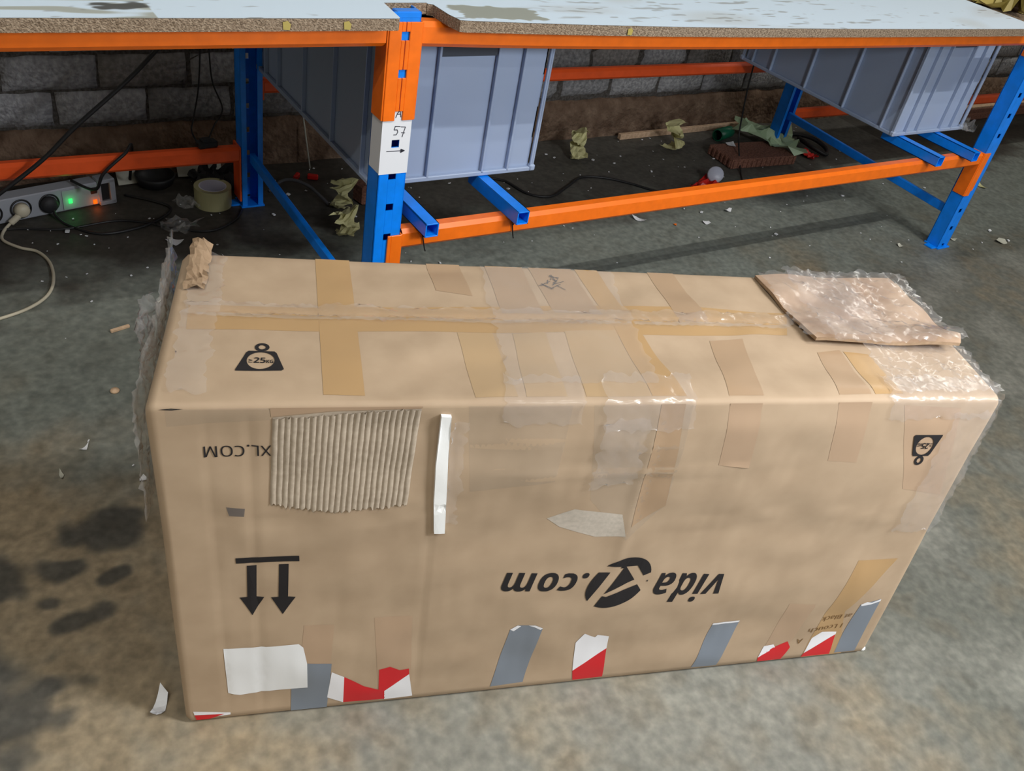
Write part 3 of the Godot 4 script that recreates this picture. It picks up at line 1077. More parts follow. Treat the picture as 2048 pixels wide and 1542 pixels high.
# the printed weight sign; f maps metres from the middle of its base
func weight_sign(st: SurfaceTool, f: Callable, s: float) -> void:
	var tr := pts2([-0.0303, 0.0, -0.0275, 0.0, 0.0275, 0.0, 0.0303, 0.003, 0.0195, 0.039, 0.0165, 0.043, -0.0165, 0.043, -0.0195, 0.039, -0.0303, 0.003])
	var hole := disc(Vector2(0.0, 0.022), 0.0176, 0.0182)
	# the sign minus its round window, cut in two halves so that no polygon has a hole
	for half in [pts2([-0.05, -0.01, 0.0, -0.01, 0.0, 0.06, -0.05, 0.06]), pts2([0.0, -0.01, 0.05, -0.01, 0.05, 0.06, 0.0, 0.06])]:
		for a in Geometry2D.intersect_polygons(tr, half):
			for b in Geometry2D.clip_polygons(a, hole):
				patch(st, b, f, Vector2.ONE * s, 0.05)
	var ring := disc(Vector2(0, 0.052), 0.0095, 0.0095)
	for half in [pts2([-0.05, 0.03, 0.0, 0.03, 0.0, 0.08, -0.05, 0.08]), pts2([0.0, 0.03, 0.05, 0.03, 0.05, 0.08, 0.0, 0.08])]:
		for a in Geometry2D.intersect_polygons(ring, half):
			for b in Geometry2D.clip_polygons(a, disc(Vector2(0, 0.052), 0.005, 0.005)):
				patch(st, b, f, Vector2.ONE * s, 0.05)
	letters(st, "25", true, 0.0150, 0.0120, func(x: float, y: float) -> Vector3: return f.call(x - 0.0088, y + 0.0165))
	letters(st, "KG", true, 0.0088, 0.0072, func(x: float, y: float) -> Vector3: return f.call(x + 0.0072, y + 0.0165))
	letters(st, ">", true, 0.0050, 0.0050, func(x: float, y: float) -> Vector3: return f.call(x - 0.0152, y + 0.0195))
	patch(st, pts2([-0.0152, 0.0172, -0.0102, 0.0172, -0.0102, 0.0184, -0.0152, 0.0184]), f, Vector2.ONE)

func film(f: Callable, u0: float, u1: float, v0: float, v1: float, scale: Vector2, amp: float, seed_: int, base: float, cell := 0.013) -> ArrayMesh:
	# wrinkled clear film on the surface f(u, v, off), with a ragged outline
	var no := FastNoiseLite.new()
	no.seed = seed_
	no.frequency = 1.0
	var step := cell * 0.6
	var nu := int((u1 - u0) * scale.x / step) + 2
	var nvv := int((v1 - v0) * scale.y / step) + 2
	var st := S(true)
	var g := []
	for j in nvv + 1:
		var row := []
		for i in nu + 1:
			var a := float(i) / nu
			var b := float(j) / nvv
			var u := lerpf(u0, u1, a)
			var v := lerpf(v0, v1, b)
			var x := u * scale.x
			var y := v * scale.y
			u += 0.35 * cell / scale.x * no.get_noise_3d(x * 60.0, y * 60.0, 5.0)
			v += 0.35 * cell / scale.y * no.get_noise_3d(x * 60.0, y * 60.0, 9.0)
			if i == 0 or i == nu:
				u += 0.012 / scale.x * no.get_noise_2d(y * 40.0, 3.0)
			if j == 0 or j == nvv:
				v += 0.012 / scale.y * no.get_noise_2d(x * 40.0, 8.0)
			var h := absf(no.get_noise_3d(x * 14.0 + y * 6.0, y * 9.0, 1.0)) * 0.9 + 0.9 * pow(1.0 - absf(no.get_noise_3d(x * 42.0 + y * 12.0, y * 30.0, 2.0)), 2.0)
			row.append(f.call(u, v, base + amp * h))
		g.append(row)
	for j in nvv:
		for i in nu:
			if (i + j) % 2:
				quad(st, g[j][i], g[j][i + 1], g[j + 1][i + 1], g[j + 1][i])
			else:
				quad(st, g[j][i + 1], g[j + 1][i + 1], g[j + 1][i], g[j][i])
	return done(st)

func carton() -> void:
	var t := thing("cardboard_carton", "large battered brown shipping carton patched with tape, lying on the floor", "box")
	var body := obj("carton_body", carton_body(), M.kraft, t)
	# -------- torn patch with bare flutes
	var st := S(true)
	var outline := pts2([0.1123, 0.9681, 0.1704, 0.9817, 0.2630, 0.9861, 0.2621, 0.9528, 0.2578, 0.8222, 0.2550, 0.7298, 0.1701, 0.7170, 0.1066, 0.7428, 0.1101, 0.8549])
	patch(st, outline, on_front(0.0006), LONG)
	var patch_ := obj("torn_patch", done(st), M.liner, t)
	patch_.set_meta("label", "torn patch of bare corrugated flutes")
	st = S(true)
	for k in 24:
		var ua := lerpf(0.1, 0.9999, k / 24.0)
		var ub := lerpf(0.1, 0.9999, (k + 0.93) / 24.0)
		ua = (k + 0.02) / 24.0
		ub = (k + 0.96) / 24.0
		var nyy := 14
		var nc := 6
		var g := []
		for j in nyy + 1:
			var row := []
			for i in nc + 1:
				var a := lerpf(ua, ub, float(i) / nc)
				var wob := 0.0005 * nv(a * 7.0 + k * 0.4, j * 0.35, 70.0)
				var vt := lerpf(0.9681, 0.9861, minf(1.0, a * 1.15)) - 0.002 + 0.004 * nv(a * 30.0, 1.0, 71.0)
				var vb := 0.7428 - 0.026 * sin(minf(a / 0.5, 1.0) * PI / 2) + 0.012 * maxf(a - 0.5, 0.0) * 2.0 + 0.006 * nv(a * 30.0, 5.0, 72.0)
				var v := lerpf(vb, vt, float(j) / nyy)
				var ul := lerpf(0.1066, 0.1123, (v - 0.74) / 0.23)
				var ur := lerpf(0.2550, 0.2630, (v - 0.73) / 0.25)
				row.append(front(lerpf(ul, ur, a) + wob, v, 0.0006 + 0.0020 * (1.0 - pow(absf(2.0 * i / nc - 1.0), 3.0))))
			g.append(row)
		for j in nyy:
			for i in nc:
				quad(st, g[j][i], g[j][i + 1], g[j + 1][i + 1], g[j + 1][i])
	obj("flute", done(st), M.liner, patch_)
	sheet_front(t, "peeled_paper_edge", [0.1110, 0.9700, 0.1704, 0.9835, 0.2632, 0.9872, 0.2640, 0.9925, 0.1100, 0.9925], 0.0012, M.tape_front)
	sheet_front(t, "peeled_paper_edge", [0.4272, 0.6523, 0.4594, 0.6840, 0.5235, 0.6602, 0.5347, 0.5877, 0.4944, 0.5883, 0.4455, 0.6237], 0.0010, M.grey_paper, "grey patch of torn paper above the printed logo")
	# -------- brown and clear tapes
	for a in [[0.6211, 0.9925, 0.6633, 0.9925, 0.6733, 0.8042, 0.6306, 0.8151], [0.7661, 0.9925, 0.8129, 0.9925, 0.8249, 0.8110, 0.7829, 0.8171], [0.8604, 0.9826, 0.9480, 0.9714, 0.9892, 0.6782, 0.9182, 0.7119], [0.1407, 0.3429, 0.1772, 0.3341, 0.1667, 0.012, 0.1279, 0.012], [0.2259, 0.3466, 0.2735, 0.3411, 0.2801, 0.0195, 0.2374, 0.0185], [0.8251, 0.2756, 0.8695, 0.2681, 0.8554, 0.0139, 0.8150, 0.0159]]:
		sheet_front(t, "brown_tape", a, 0.0006, M.tape_front)
	sheet_front(t, "brown_tape", [0.9088, 0.4384, 0.9761, 0.4353, 0.9290, 0.2217, 0.9634, 0.0120, 0.8904, 0.0120, 0.8946, 0.2206], 0.0008, M.tape_brown, "darker tape strip above the grey tape at the right end")
	sheet_front(t, "brown_tape", [0.012, 0.9925, 0.110, 0.9925, 0.110, 0.962, 0.012, 0.950], 0.0006, M.film_tape)
	sheet_front(t, "brown_tape", [0.4544, 0.9925, 0.5759, 0.9925, 0.5773, 0.6871, 0.5363, 0.5736, 0.4758, 0.7142], 0.0007, M.film_tape)
	sheet_front(t, "brown_tape", [0.5350, 0.9925, 0.5650, 0.9925, 0.5773, 0.6871, 0.5390, 0.6200], 0.0009, M.tape_mauve)
	sheet_front(t, "brown_tape", [0.3130, 0.9925, 0.4300, 0.9925, 0.4250, 0.78, 0.3250, 0.76], 0.0006, M.film_tape)
	# length tape on the top and the strips across it
	sheet_top(t, "brown_tape", [0.0134, 0.5995, 0.0163, 0.4399, 0.5, 0.4500, 0.7519, 0.4700, 0.7729, 0.6500, 0.5, 0.6900, 0.25, 0.6300], 0.0006, M.tape_brown, "brown tape along the middle of the top")
	for a in [[0.1490, 0.985, 0.1908, 0.985, 0.2042, 0.0476, 0.1620, 0.0490], [0.4900, 0.985, 0.5223, 0.985, 0.5678, 0.030, 0.5251, 0.030, 0.5121, 0.5649], [0.8168, 0.3364, 0.8512, 0.3149, 0.8611, 0.0357, 0.8196, 0.0310]]:
		sheet_top(t, "brown_tape", a, 0.0010, M.tape_brown)
	for a in [[0.2883, 0.985, 0.3317, 0.985, 0.3415, 0.7353, 0.2963, 0.7665], [0.3657, 0.985, 0.4166, 0.985, 0.4278, 0.6026, 0.3747, 0.6049], [0.4250, 0.985, 0.4850, 0.985, 0.5050, 0.6, 0.4420, 0.62], [0.5959, 0.985, 0.6346, 0.985, 0.6489, 0.5642, 0.6067, 0.5434], [0.6365, 0.4238, 0.6839, 0.4394, 0.6666, 0.030, 0.6213, 0.030], [0.7788, 0.3343, 0.8134, 0.3498, 0.8140, 0.0320, 0.7688, 0.0300]]:
		sheet_top(t, "brown_tape", a, 0.0011, M.tape_mauve)
	for a in [[0.3130, 0.4422, 0.3551, 0.4462, 0.3677, 0.030, 0.3208, 0.030], [0.3798, 0.4379, 0.4206, 0.4526, 0.4238, 0.030, 0.3772, 0.030], [0.4447, 0.4550, 0.5130, 0.4843, 0.5246, 0.030, 0.4461, 0.030]]:
		sheet_top(t, "brown_tape", a, 0.0009, M.tape_tan)
	# -------- print
	st = S()
	patch(st, pts2([0.0670, 0.5816, 0.1363, 0.5782, 0.1365, 0.5606, 0.0673, 0.5643]), on_front(0.0007), LONG)
	patch(st, pts2([0.0787, 0.5553, 0.0892, 0.5535, 0.0873, 0.4488, 0.0959, 0.4478, 0.0816, 0.3899, 0.0684, 0.4493, 0.0770, 0.4501]), on_front(0.0007), LONG)
	patch(st, pts2([0.1138, 0.5533, 0.1245, 0.5530, 0.1228, 0.4482, 0.1315, 0.4456, 0.1162, 0.3898, 0.1035, 0.4463, 0.1120, 0.4479]), on_front(0.0007), LONG)
	obj("printed_arrows", done(st), M.print, t)
	st = S()
	letters(st, "XL.COM", false, 0.0825, 0.0178, func(x: float, y: float) -> Vector3: return front(0.1099 - x / 1.25, 0.8966 - y / 0.65, 0.0008))
	obj("printed_web_address", done(st), M.print, t)
	# upside down logo: slanted words either side of a disc with two letters cut out
	var lg := func(x: float, y: float) -> Vector3:
		return front(0.7027 - x / 1.25, 0.4268 + 0.173 * x / 1.25 - y / 0.65, 0.0008)
	st = S()
	letters(st, "vida", true, 0.130, 0.070, func(x: float, y: float) -> Vector3: return lg.call(x - 0.006, y), 0.22)
	letters(st, ".com", true, 0.140, 0.042, func(x: float, y: float) -> Vector3: return lg.call(x + 0.253, y), 0.22)
	var dc := Vector2(0.199, 0.024)
	var rr := 0.060
	var slant := func(p: PackedVector2Array) -> PackedVector2Array:
		var o := PackedVector2Array()
		for q in p:
			o.append(Vector2(q.x + 0.30 * (q.y - 0.024), q.y))
		return o
	var pieces: Array[PackedVector2Array] = []
	for k in 14:
		var xa := dc.x - rr + rr * k / 7.0
		for q in Geometry2D.intersect_polygons(disc(dc, rr * 0.86, rr, 48), pts2([xa, dc.y - 0.1, xa + rr / 7.0 + 0.00005, dc.y - 0.1, xa + rr / 7.0 + 0.00005, dc.y + 0.1, xa, dc.y + 0.1])):
			pieces.append(q)
	var cuts := [pts2([0.10, -0.56, 0.42, -0.56, 0.64, 1.3, 0.32, 1.3]), pts2([0.20, -0.62, 0.86, -0.66, 0.84, -0.42, 0.20, -0.40]), pts2([-0.26, -0.66, 0.06, -0.62, -0.98, 0.46, -1.3, 0.44]), pts2([0.30, 0.52, 0.10, 0.56, -1.35, -0.46, -1.2, -0.72, -0.50, -0.18])]
	for c in cuts:
		var cc := PackedVector2Array()
		for q in c:
			cc.append(dc + Vector2(q.x, q.y) * rr)
		var next: Array[PackedVector2Array] = []
		for p in pieces:
			for q in Geometry2D.clip_polygons(p, cc):
				if not Geometry2D.is_polygon_clockwise(q):
					next.append(q)
		pieces = next
	for p in pieces:
		patch(st, slant.call(p), lg, Vector2.ONE, 0.03)
	obj("printed_logo", done(st), M.print, t)
	st = S()
	weight_sign(st, func(x: float, y: float) -> Vector3: return top(0.0970 + x / 1.25, 0.1857 + y / 0.365, 0.0008), 1.0)
	obj("printed_weight_sign", done(st), M.print, t)
	st = S()
	weight_sign(st, func(x: float, y: float) -> Vector3: return front(0.9164 - x * 0.87 / 1.25 + y * 0.25 / 1.25 * 0.3, 0.8937 - y * 1.02 / 0.65, 0.0012), 1.0)
	obj("printed_weight_sign", done(st), M.print, t)
	st = S()
	letters(st, "at Black", false, 0.064, 0.014, func(x: float, y: float) -> Vector3: return front(0.9461 - x / 1.25, 0.2066 - y / 0.65 - x * 0.06, 0.0010))
	letters(st, "l Lcouch", false, 0.074, 0.014, func(x: float, y: float) -> Vector3: return front(0.9400 - x / 1.25, 0.1580 - y / 0.65 - x * 0.06, 0.0010))
	letters(st, "A", false, 0.013, 0.014, func(x: float, y: float) -> Vector3: return front(0.8790 - x / 1.25, 0.1050 - y / 0.65, 0.0010))
	obj("printed_product_text", done(st), M.print_faint, t)
	# -------- grey, red and white tapes
	sheet_front(t, "white_label", [0.0457, 0.2795, 0.1339, 0.2798, 0.1395, 0.2651, 0.1439, 0.2040, 0.1442, 0.1049, 0.0606, 0.0941, 0.0467, 0.1059], 0.0022, M.label)
	for a in [[0.1353, 0.2064, 0.1743, 0.1952, 0.1689, 0.0120, 0.1226, 0.0120, 0.1239, 0.1053], [0.4057, 0.2640, 0.4150, 0.2793, 0.4394, 0.2768, 0.4510, 0.2620, 0.4392, 0.0301, 0.3920, 0.0262], [0.7121, 0.2131, 0.7567, 0.2088, 0.7429, 0.0180, 0.7009, 0.0205], [0.9508, 0.2482, 0.9847, 0.2615, 0.9871, 0.0182, 0.9493, 0.0180]]:
		sheet_front(t, "grey_tape", a, 0.0013, M.tape_grey)
	sheet_front(t, "grey_tape_torn_edge", [0.4057, 0.2640, 0.4150, 0.2793, 0.4200, 0.2760, 0.4110, 0.2570], 0.0019, M.tape_white)
	sheet_front(t, "grey_tape_torn_edge", [0.4300, 0.2770, 0.4394, 0.2768, 0.4510, 0.2620, 0.4480, 0.2560, 0.4390, 0.2690], 0.0019, M.tape_white)
	sheet_front(t, "grey_tape_torn_edge", [0.7121, 0.2131, 0.7567, 0.2088, 0.7550, 0.2020, 0.7110, 0.2060], 0.0019, M.tape_white)
	sheet_front(t, "grey_tape_torn_edge", [0.9508, 0.2482, 0.9600, 0.2570, 0.9700, 0.2500, 0.9847, 0.2615, 0.9850, 0.2520, 0.9700, 0.2420, 0.9530, 0.2400], 0.0019, M.tape_white)
	sheet_front(t, "white_tape_stripe", [0.1744, 0.1631, 0.1904, 0.1379, 0.1901, 0.0260, 0.1691, 0.0547], 0.0018, M.tape_white)
	sheet_front(t, "red_tape_stripe", [0.1904, 0.1379, 0.2163, 0.0890, 0.2361, 0.0689, 0.2354, 0.1490, 0.2496, 0.1572, 0.2625, 0.1410, 0.2747, 0.1436, 0.2757, 0.1203, 0.2439, 0.0600, 0.2454, 0.0224, 0.1901, 0.0260], 0.0018, M.tape_red)
	sheet_front(t, "white_tape_stripe", [0.2757, 0.1203, 0.2827, 0.0230, 0.2447, 0.0204, 0.2439, 0.0600], 0.0018, M.tape_white)
	sheet_front(t, "white_tape_stripe", [0.5052, 0.1818, 0.5151, 0.2193, 0.5230, 0.2090, 0.5321, 0.1981, 0.5350, 0.2080, 0.5530, 0.1970, 0.5551, 0.1425, 0.5112, 0.0574], 0.0018, M.tape_white)
	sheet_front(t, "red_tape_stripe", [0.5551, 0.1425, 0.5597, 0.0200, 0.5142, 0.0180, 0.5112, 0.0574], 0.0018, M.tape_red)
	sheet_front(t, "white_tape_stripe", [0.8118, 0.0337, 0.8154, 0.0826, 0.8308, 0.0878, 0.8360, 0.0722], 0.0018, M.tape_white)
	sheet_front(t, "red_tape_stripe", [0.8135, 0.0150, 0.8118, 0.0330, 0.8331, 0.0742, 0.8533, 0.0972, 0.8615, 0.0700, 0.8541, 0.0150], 0.0018, M.tape_red)
	sheet_front(t, "white_tape_stripe", [0.8919, 0.0337, 0.8945, 0.1026, 0.9080, 0.1275, 0.9363, 0.1165, 0.9372, 0.1044], 0.0018, M.tape_white)
	sheet_front(t, "red_tape_stripe", [0.8900, 0.0150, 0.8919, 0.0320, 0.9372, 0.1040, 0.9410, 0.0150], 0.0018, M.tape_red)
	sheet_front(t, "red_tape_stripe", [0.004, 0.0340, 0.0400, 0.0270, 0.0220, 0.0140, 0.006, 0.0140], 0.0022, M.tape_red)
	sheet_front(t, "white_tape_stripe", [0.003, 0.0500, 0.0474, 0.0300, 0.0474, 0.0220, 0.0230, 0.0200, 0.0380, 0.0270, 0.004, 0.0350], 0.0020, M.tape_white)
	sheet_front(t, "adhesive_smear", [0.0614, 0.7350, 0.0806, 0.7300, 0.0791, 0.7072, 0.0637, 0.7091], 0.0008, clear(srgb(90, 92, 100), 0.55, 0.6))
	sheet_front(t, "torn_slit", [0.0060, 0.9905, 0.0180, 0.9890, 0.0290, 0.9912, 0.0180, 0.9936], 0.0006, M.print, "dark slit torn at the upper left edge")
	# strip of white foam standing proud
	st = S()
	var fo := pts2([0.2838, 0.9715, 0.2946, 0.9699, 0.2955, 0.8900, 0.2963, 0.8206, 0.3013, 0.6365, 0.2888, 0.6366, 0.2845, 0.7342, 0.2828, 0.8358])
	patch(st, fo, on_front(0.0065), LONG)
	for k in fo.size():
		var a := fo[k]
		var b := fo[(k + 1) % fo.size()]
		quad(st, front(a.x, a.y, 0.0), front(a.x, a.y, 0.0065), front(b.x, b.y, 0.0065), front(b.x, b.y, 0.0))
	obj("foam_strip", done(st), M.foam, t)
	var ff := func(u: float, v: float, off: float) -> Vector3: return front(u, v, off)
	var ft := func(u: float, v: float, off: float) -> Vector3: return top(u, v, off)
	obj("clear_film", film(ff, 0.296, 0.312, 0.66, 0.95, LONG, 0.003, 81, 0.002, 0.008), M.film, t)
	# film along the upper front edge: f goes over the rounded edge
	var fe := func(u: float, v: float, off: float) -> Vector3:
		var e := top(u, 0.025, 0.0)
		var n := (Vector3(-0.3258, 0.038, 0.9447) + Vector3.UP).normalized()
		if v < 0.35:
			return front(u, 0.945 + v * 0.1, off)
		if v > 0.65:
			return top(u, 0.028 + (v - 0.65) * 0.35, off)
		return front(u, 0.98, 0.0).lerp(e, (v - 0.35) / 0.3) + n * (off + 0.0035 * sin(PI * (v - 0.35) / 0.3))
	obj("clear_film", film(fe, 0.355, 0.445, 0.0, 1.0, Vector2(1.25, 0.08), 0.0012, 82, 0.0012, 0.010), M.film, t)
	obj("clear_film", film(fe, 0.47, 0.58, -0.2, 1.0, Vector2(1.25, 0.08), 0.0035, 83, 0.0012, 0.008), M.film, t)
	obj("clear_film", film(fe, 0.84, 1.0, 0.0, 1.0, Vector2(1.25, 0.08), 0.0035, 84, 0.0012, 0.008), M.film, t)
	obj("clear_film", film(ff, 0.47, 0.525, 0.76, 0.955, LONG, 0.004, 85, 0.0012, 0.009), M.film, t)
	obj("clear_film", film(ff, 0.94, 1.005, 0.55, 0.96, LONG, 0.004, 86, 0.0012, 0.010), M.film, t)
	obj("clear_film", film(ft, 0.012, 0.77, 0.525, 0.615, WIDE, 0.0065, 87, 0.0008, 0.010), M.film, t)
	obj("clear_film", film(ft, 0.36, 0.54, 0.10, 0.97, WIDE, 0.0018, 88, 0.0016, 0.014), M.film, t)
	obj("clear_film", film(ft, 0.008, 0.045, 0.06, 0.98, WIDE, 0.0040, 89, 0.0006, 0.011), M.film, t)
	# film round the left end, standing off the board
	var fl := func(u: float, v: float, off: float) -> Vector3:
		return quadmap(BBL, BFL, TFL, TBL, u, v) + Vector3(-0.945, 0.05, -0.326) * (0.016 + off)
	obj("clear_film", film(fl, 0.05, 1.0, 0.70, 1.0, Vector2(0.365, 0.65), 0.009, 90, 0.0, 0.014), M.film_dull, t)
	obj("clear_film", film(fl, 0.35, 0.62, 0.88, 1.02, Vector2(0.365, 0.65), 0.018, 91, 0.006, 0.011), M.film, t)
	# crushed corner flap at the back left: liner and film folded up
	st = S()
	var g := []
	for j in 15:
		var w := lerpf(0.70, 1.01, j / 14.0)
		var row := []
		var hgt := 0.004 + 0.018 * smoothstep(0.74, 0.98, w) + 0.003 * nv(w * 9.0, 0.0, 92.0)
		for i in 6:
			var a := i / 5.0
			var p := top(0.0, w, 0.0) + Vector3(0.945, 0, 0.326) * (0.034 - 0.028 * a + 0.003 * nv(w * 14.0, a * 4.0, 93.0))
			p.y += hgt * sin(PI * (0.12 + 0.60 * a)) + 0.004 * nv(w * 20.0, a * 5.0, 94.0) + 0.002
			row.append(p)
		g.append(row)
	for j in 14:
		for i in 5:
			quad(st, g[j][i], g[j + 1][i], g[j + 1][i + 1], g[j][i + 1])
	var fp := obj("crushed_corner_flap", done(st), M.kraft_edge, t)
	fp.set_meta("label", "crumpled cardboard flap folded up at the back corner")
	var ffl := func(u: float, v: float, off: float) -> Vector3:
		return quadmap(BBL, BFL, TFL, TBL, u, v) + Vector3(-0.945, 0.05, -0.326) * (0.012 + off) + Vector3(0, 0.03 * smoothstep(0.5, 0.05, u) * smoothstep(0.95, 1.05, v), 0)
	obj("clear_film", film(ffl, 0.02, 0.48, 0.86, 1.02, Vector2(0.365, 0.65), 0.012, 95, 0.0, 0.012), M.film_dull, t)
	# film over the right end of the top, and down the right end
	obj("clear_film", film(ft, 0.845, 1.002, 0.02, 0.42, WIDE, 0.011, 96, 0.003, 0.012), M.film, t)
	var fr := func(u: float, v: float, off: float) -> Vector3:
		return quadmap(BFR, BBR, TBR, TFR, u, v) + Vector3(0.945, 0.05, 0.326) * (0.012 + off)
	obj("clear_film", film(fr, 0.0, 0.97, 0.60, 1.0, Vector2(0.365, 0.65), 0.008, 97, -0.006, 0.014), M.film_dull, t)
	# dark scuffs where film has gathered
	st = S()
	var rs := RandomNumberGenerator.new()
	rs.seed = 12
	for k in 16:
		var c := Vector2(0.448 + rs.randf_range(-0.012, 0.016), 0.87 + rs.randf_range(-0.05, 0.05))
		var d := Vector2(rs.randf_range(-0.008, 0.008), rs.randf_range(-0.03, 0.03))
		strokes(st, PackedVector2Array([(c - d) * WIDE, (c + d) * WIDE]), 0.0012, func(x: float, y: float) -> Vector3: return top(x / 1.25, y / 0.365, 0.0016), Vector2.ONE)
	obj("dark_scuff", done(st), M.grey_cable, t)
	# -------- the dirty board taped on top
	var bt := thing("cardboard_sheet", "dirty sheet of brown board under shiny film on the carton's right end", "board")
	var bo := pts2([0.7600, 0.972, 0.9830, 0.985, 0.9990, 0.40, 0.9870, 0.325, 0.9000, 0.350, 0.7790, 0.385])
	var lift := func(u: float, w: float) -> float: return 0.009 + 0.008 * smoothstep(0.5, 0.35, w) + 0.010 * smoothstep(0.86, 0.95, u) * smoothstep(0.6, 0.35, w) + 0.004 * nv(u * 9.0, w * 3.0, 98.0)
	st = S(true)
	patch(st, bo, func(u: float, w: float) -> Vector3: return top(u, w, lift.call(u, w)), WIDE)
	obj("board_face", done(st), M.dirty_board, bt)
	st = S()
	for k in bo.size():
		var n := 8
		for j in n:
			var a: Vector2 = bo[k].lerp(bo[(k + 1) % bo.size()], float(j) / n)
			var b: Vector2 = bo[k].lerp(bo[(k + 1) % bo.size()], float(j + 1) / n)
			quad(st, top(a.x, a.y, lift.call(a.x, a.y)), top(b.x, b.y, lift.call(b.x, b.y)), top(b.x, b.y, lift.call(b.x, b.y) - 0.006), top(a.x, a.y, lift.call(a.x, a.y) - 0.006))
	patch(st, bo, func(u: float, w: float) -> Vector3: return top(u, w, lift.call(u, w) - 0.006), WIDE)
	obj("board_edge", done(st), M.kraft_edge, bt)
	var fb := func(u: float, v: float, off: float) -> Vector3: return top(u, v, lift.call(u, v) + off)
	obj("clear_film", film(fb, 0.80, 0.999, 0.33, 1.0, WIDE, 0.010, 99, 0.001, 0.012), M.film, bt)
	obj("clear_film", film(fb, 0.765, 0.90, 0.40, 0.99, WIDE, 0.005, 100, 0.001, 0.011), M.film, bt)

# ------------------------------------------------------------------ things on the floor and behind the bench
func v3(a: Array, y: float) -> Array:
	var o := []
	for k in a.size() / 2:
		o.append(Vector3(a[2 * k], y, a[2 * k + 1]))
	return o

func put(called: String, mesh: Mesh, m: Material, at: Vector3, turn: float, label: String, category: String, group := "") -> MeshInstance3D:
	var o := obj(called, mesh, m)
	o.position = at
	o.rotation.y = turn
	tag(o, label, category, group)
	return o

